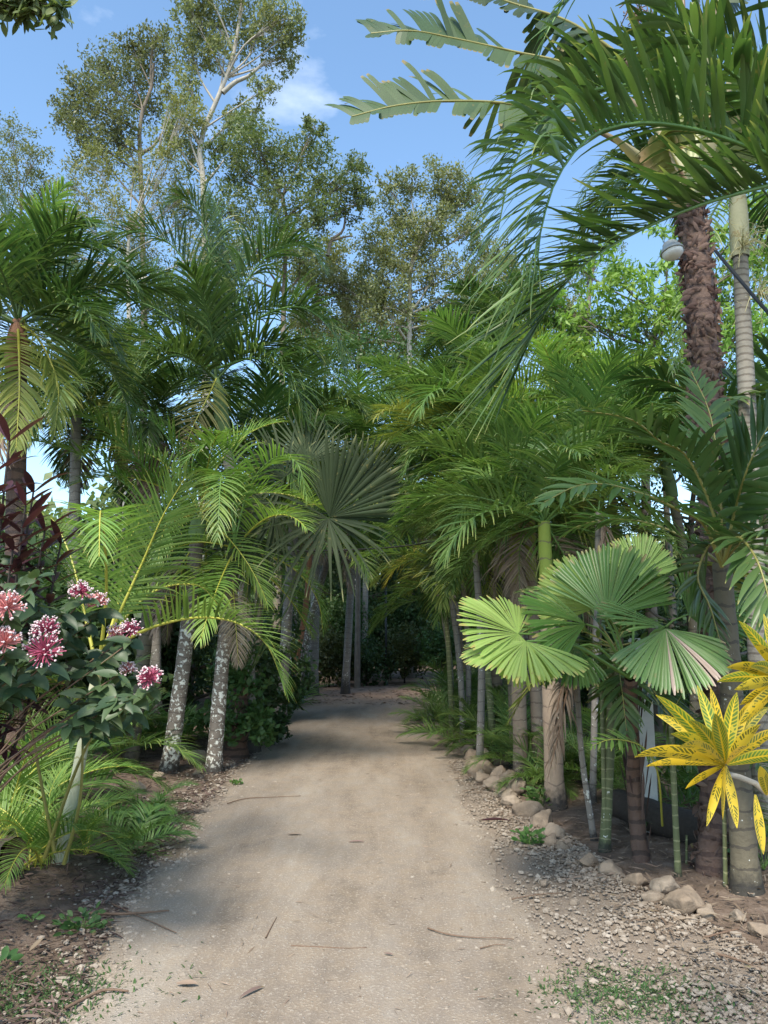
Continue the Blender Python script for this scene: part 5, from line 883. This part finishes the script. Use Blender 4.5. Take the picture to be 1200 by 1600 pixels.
# ------------------------------------------------------------ litter
def litter(name, label, n, fx, mat, L=.06, W=.02, cat='leaf litter'):
    xy = fx(n); n = len(xy); a = R.uniform(0, 6.28, n); ml = MB(); z = gh(xy[:, 0], xy[:, 1])+.018+R.random(n)*.012
    strips(ml, np.c_[xy, z], np.stack([np.cos(a), np.sin(a), R.normal(.1, .12, n)], 1), np.stack([-np.sin(a), np.cos(a), R.normal(0, .4, n)], 1), R.gamma(2.5, L/2.5, n), R.uniform(.3, 1.2, n)*W, .2, 4, P_OVAL, .4); return tag(ml.build(name, mat), label, cat, kind='stuff')
def rightbank(n):
    y = 3.0+10*R.random(n)**1.5; return np.c_[BR(y)+R.uniform(-.35, 2.2, n)**1.0, y]
def leftbank(n):
    y = 2.6+9*R.random(n)**1.5; return np.c_[BL(y)+.25-2.0*R.random(n)**1.3, y]
litter('leaf_litter', 'dry brown leaves and strips littering the right bank', 9000, rightbank, M['dead'], .055, .013)
litter('leaf_litter', 'reddish brown leaves and roots littering the left bank', 9500, leftbank, M['flake'], .055, .013)
litter('far_leaf_litter', 'fallen leaves on the shaded far end of the lane', 1500, lambda n: np.c_[R.uniform(-2.2, 3, n), R.uniform(17, 24.5, n)], M['dead'], .09, .04)
litter('road_litter', 'thin scraps of twig and leaf scattered on the road', 700, lambda n: (lambda y: np.c_[R.uniform(-1.2, 1.0, n), y])(2.7+10*R.random(n)**1.3), M['dead'], .035, .006)
def grass(name, label, c, s, n, mat):
    g = PG(*c); ml = MB(); xy = np.c_[g[0]+R.normal(0, s[0], n), g[1]+R.normal(0, s[1], n)]; a = R.uniform(0, 6.28, n); strips(ml, np.c_[xy, gh(xy[:, 0], xy[:, 1])+.01], np.stack([np.cos(a), np.sin(a), R.uniform(.2, 1.2, n)], 1), np.stack([-np.sin(a), np.cos(a), 0*a], 1), R.uniform(.012, .045, n), R.uniform(.004, .010, n), .8, 3, P_OVAL, .2); return tag(ml.build(name, mat), label, 'grass', kind='stuff')
grass('ground_cover', 'patch of tiny green weeds in the gravel at lower right', (985, 1560), (.22, .16), 1500, M['tree_m'])
grass('ground_cover', 'mossy green patch in the lower left corner', (50, 1560), (.25, .18), 1800, M['tree_m'])
# sticks and fallen pieces
SG = 'sticks lying on the ground'
def stick(label, pts, r=.004, name='twig', cat='twig', mat='wood', flat=None):
    p = []
    for a, b in pts: q = PG(a, b); q[2] = float(gh(q[0], q[1]))+r+.022; p.append(q)
    p = crom(p, 14); c = p[0].copy(); ms = MB(); tube(ms, p-c, np.linspace(r, r*.5, 14), 6, lump=.12, cap=True); o = ms.build(name, M[mat]); o.location = c; return tag(o, label, cat, SG)
stick('long thin curved twig on the road, right of centre', [(668, 1458), (700, 1468), (740, 1473), (785, 1474), (803, 1476)], .004)
stick('short upright pointing stick on the road left of centre', [(415, 1474), (424, 1456), (432, 1441)], .004)
stick('thin straight twig lying across the road centre', [(455, 1486), (500, 1488), (540, 1490), (573, 1489)], .0035)
stick('straight brown branch lying on the dirt at left', [(140, 1437), (200, 1437), (264, 1432)], .010, 'branch', 'branch')
stick('curved branch near the lower left corner', [(100, 1588), (135, 1570), (165, 1558), (200, 1560)], .008, 'branch', 'branch')
stick('forked twig below the white stem palm', [(175, 1420), (200, 1432), (240, 1450), (275, 1466)], .005)
stick('thin twig at the road edge left of the tuft', [(355, 1260), (385, 1252), (425, 1250), (470, 1248)], .005)
stick('dark twig among the gravel at right', [(800, 1640-228), (840, 1405), (880, 1402)], .004)
stick('pale stick lying in the litter at lower right', [(1100, 1475), (1130, 1468), (1155, 1465)], .007)
stick('second stick in the litter at lower right edge', [(1120, 1500), (1160, 1512), (1190, 1525)], .007)
stick('thin twig left of the dark twig on the right shoulder', [(750, 1490), (775, 1484), (790, 1485)], .003)
def fallen(label, px, py, L, W, ang, mat, name='fallen_leaf', cat='fallen leaf', dz=.02, lift=.15, droop=.3):
    q = PG(px, py); q[2] = float(gh(q[0], q[1]))+dz+.012; ml = MB(); a = rad(ang); W *= .62; strips(ml, np.zeros((1, 3)), np.array([[math.cos(a), math.sin(a), lift]]), np.array([[-math.sin(a), math.cos(a), .25]]), L, W, droop*1.8, 8, P_OVAL, .8); o = ml.build(name, M[mat]); o.location = q; return tag(o, label, cat, 'fallen leaves on the ground')
fallen('curled brown piece of bark on the road near the bottom', 375, 1570, .14, .03, 50, 'flake')
fallen('pale tan husk flake on the road at bottom left', 275, 1548, .10, .05, 0, 'dead')
fallen('dark dried leaf on the right shoulder', 748, 1288, .28, .06, 0, 'maroon')
fallen('flat brown leaf scrap at mid road', 448, 1310, .12, .04, 0, 'dead')
fallen('dark clump of litter on the road centre', 545, 1322, .12, .03, 5, 'flake')
fallen('grey dry curled leaf at lower left', 45, 1500, .08, .045, 50, 'dead', lift=.8)
fallen('folded tan leaf below the grey curled one', 45, 1545, .08, .035, 70, 'dead', lift=.3)
fallen('small brown leaf right of the centre twig', 600, 1500, .05, .02, -20, 'flake')
# hollow log, lower left
g = PG(12, 1395); hl = empty('hollow_log', 'cut brown log with a hollow end at the left edge', 'log', (g[0], g[1], float(gh(g[0], g[1]))))
ms = MB(); p = np.array([(-.5, .25, .10), (-.2, .1, .12), (0, 0, .15), (.03, -.02, .155)]); tube(ms, crom(p, 12), np.linspace(.11, .10, 12), 18, lump=.06); ms.build('bark', M['brown'], hl)
ms = MB(); tube(ms, np.array([(.035, -.022, .155), (.03, -.02, .155), (-.06, .03, .14)]), (.10, .065, .05), 18, lump=.03, cap=True); ms.build('hollow', M['wood'], hl)
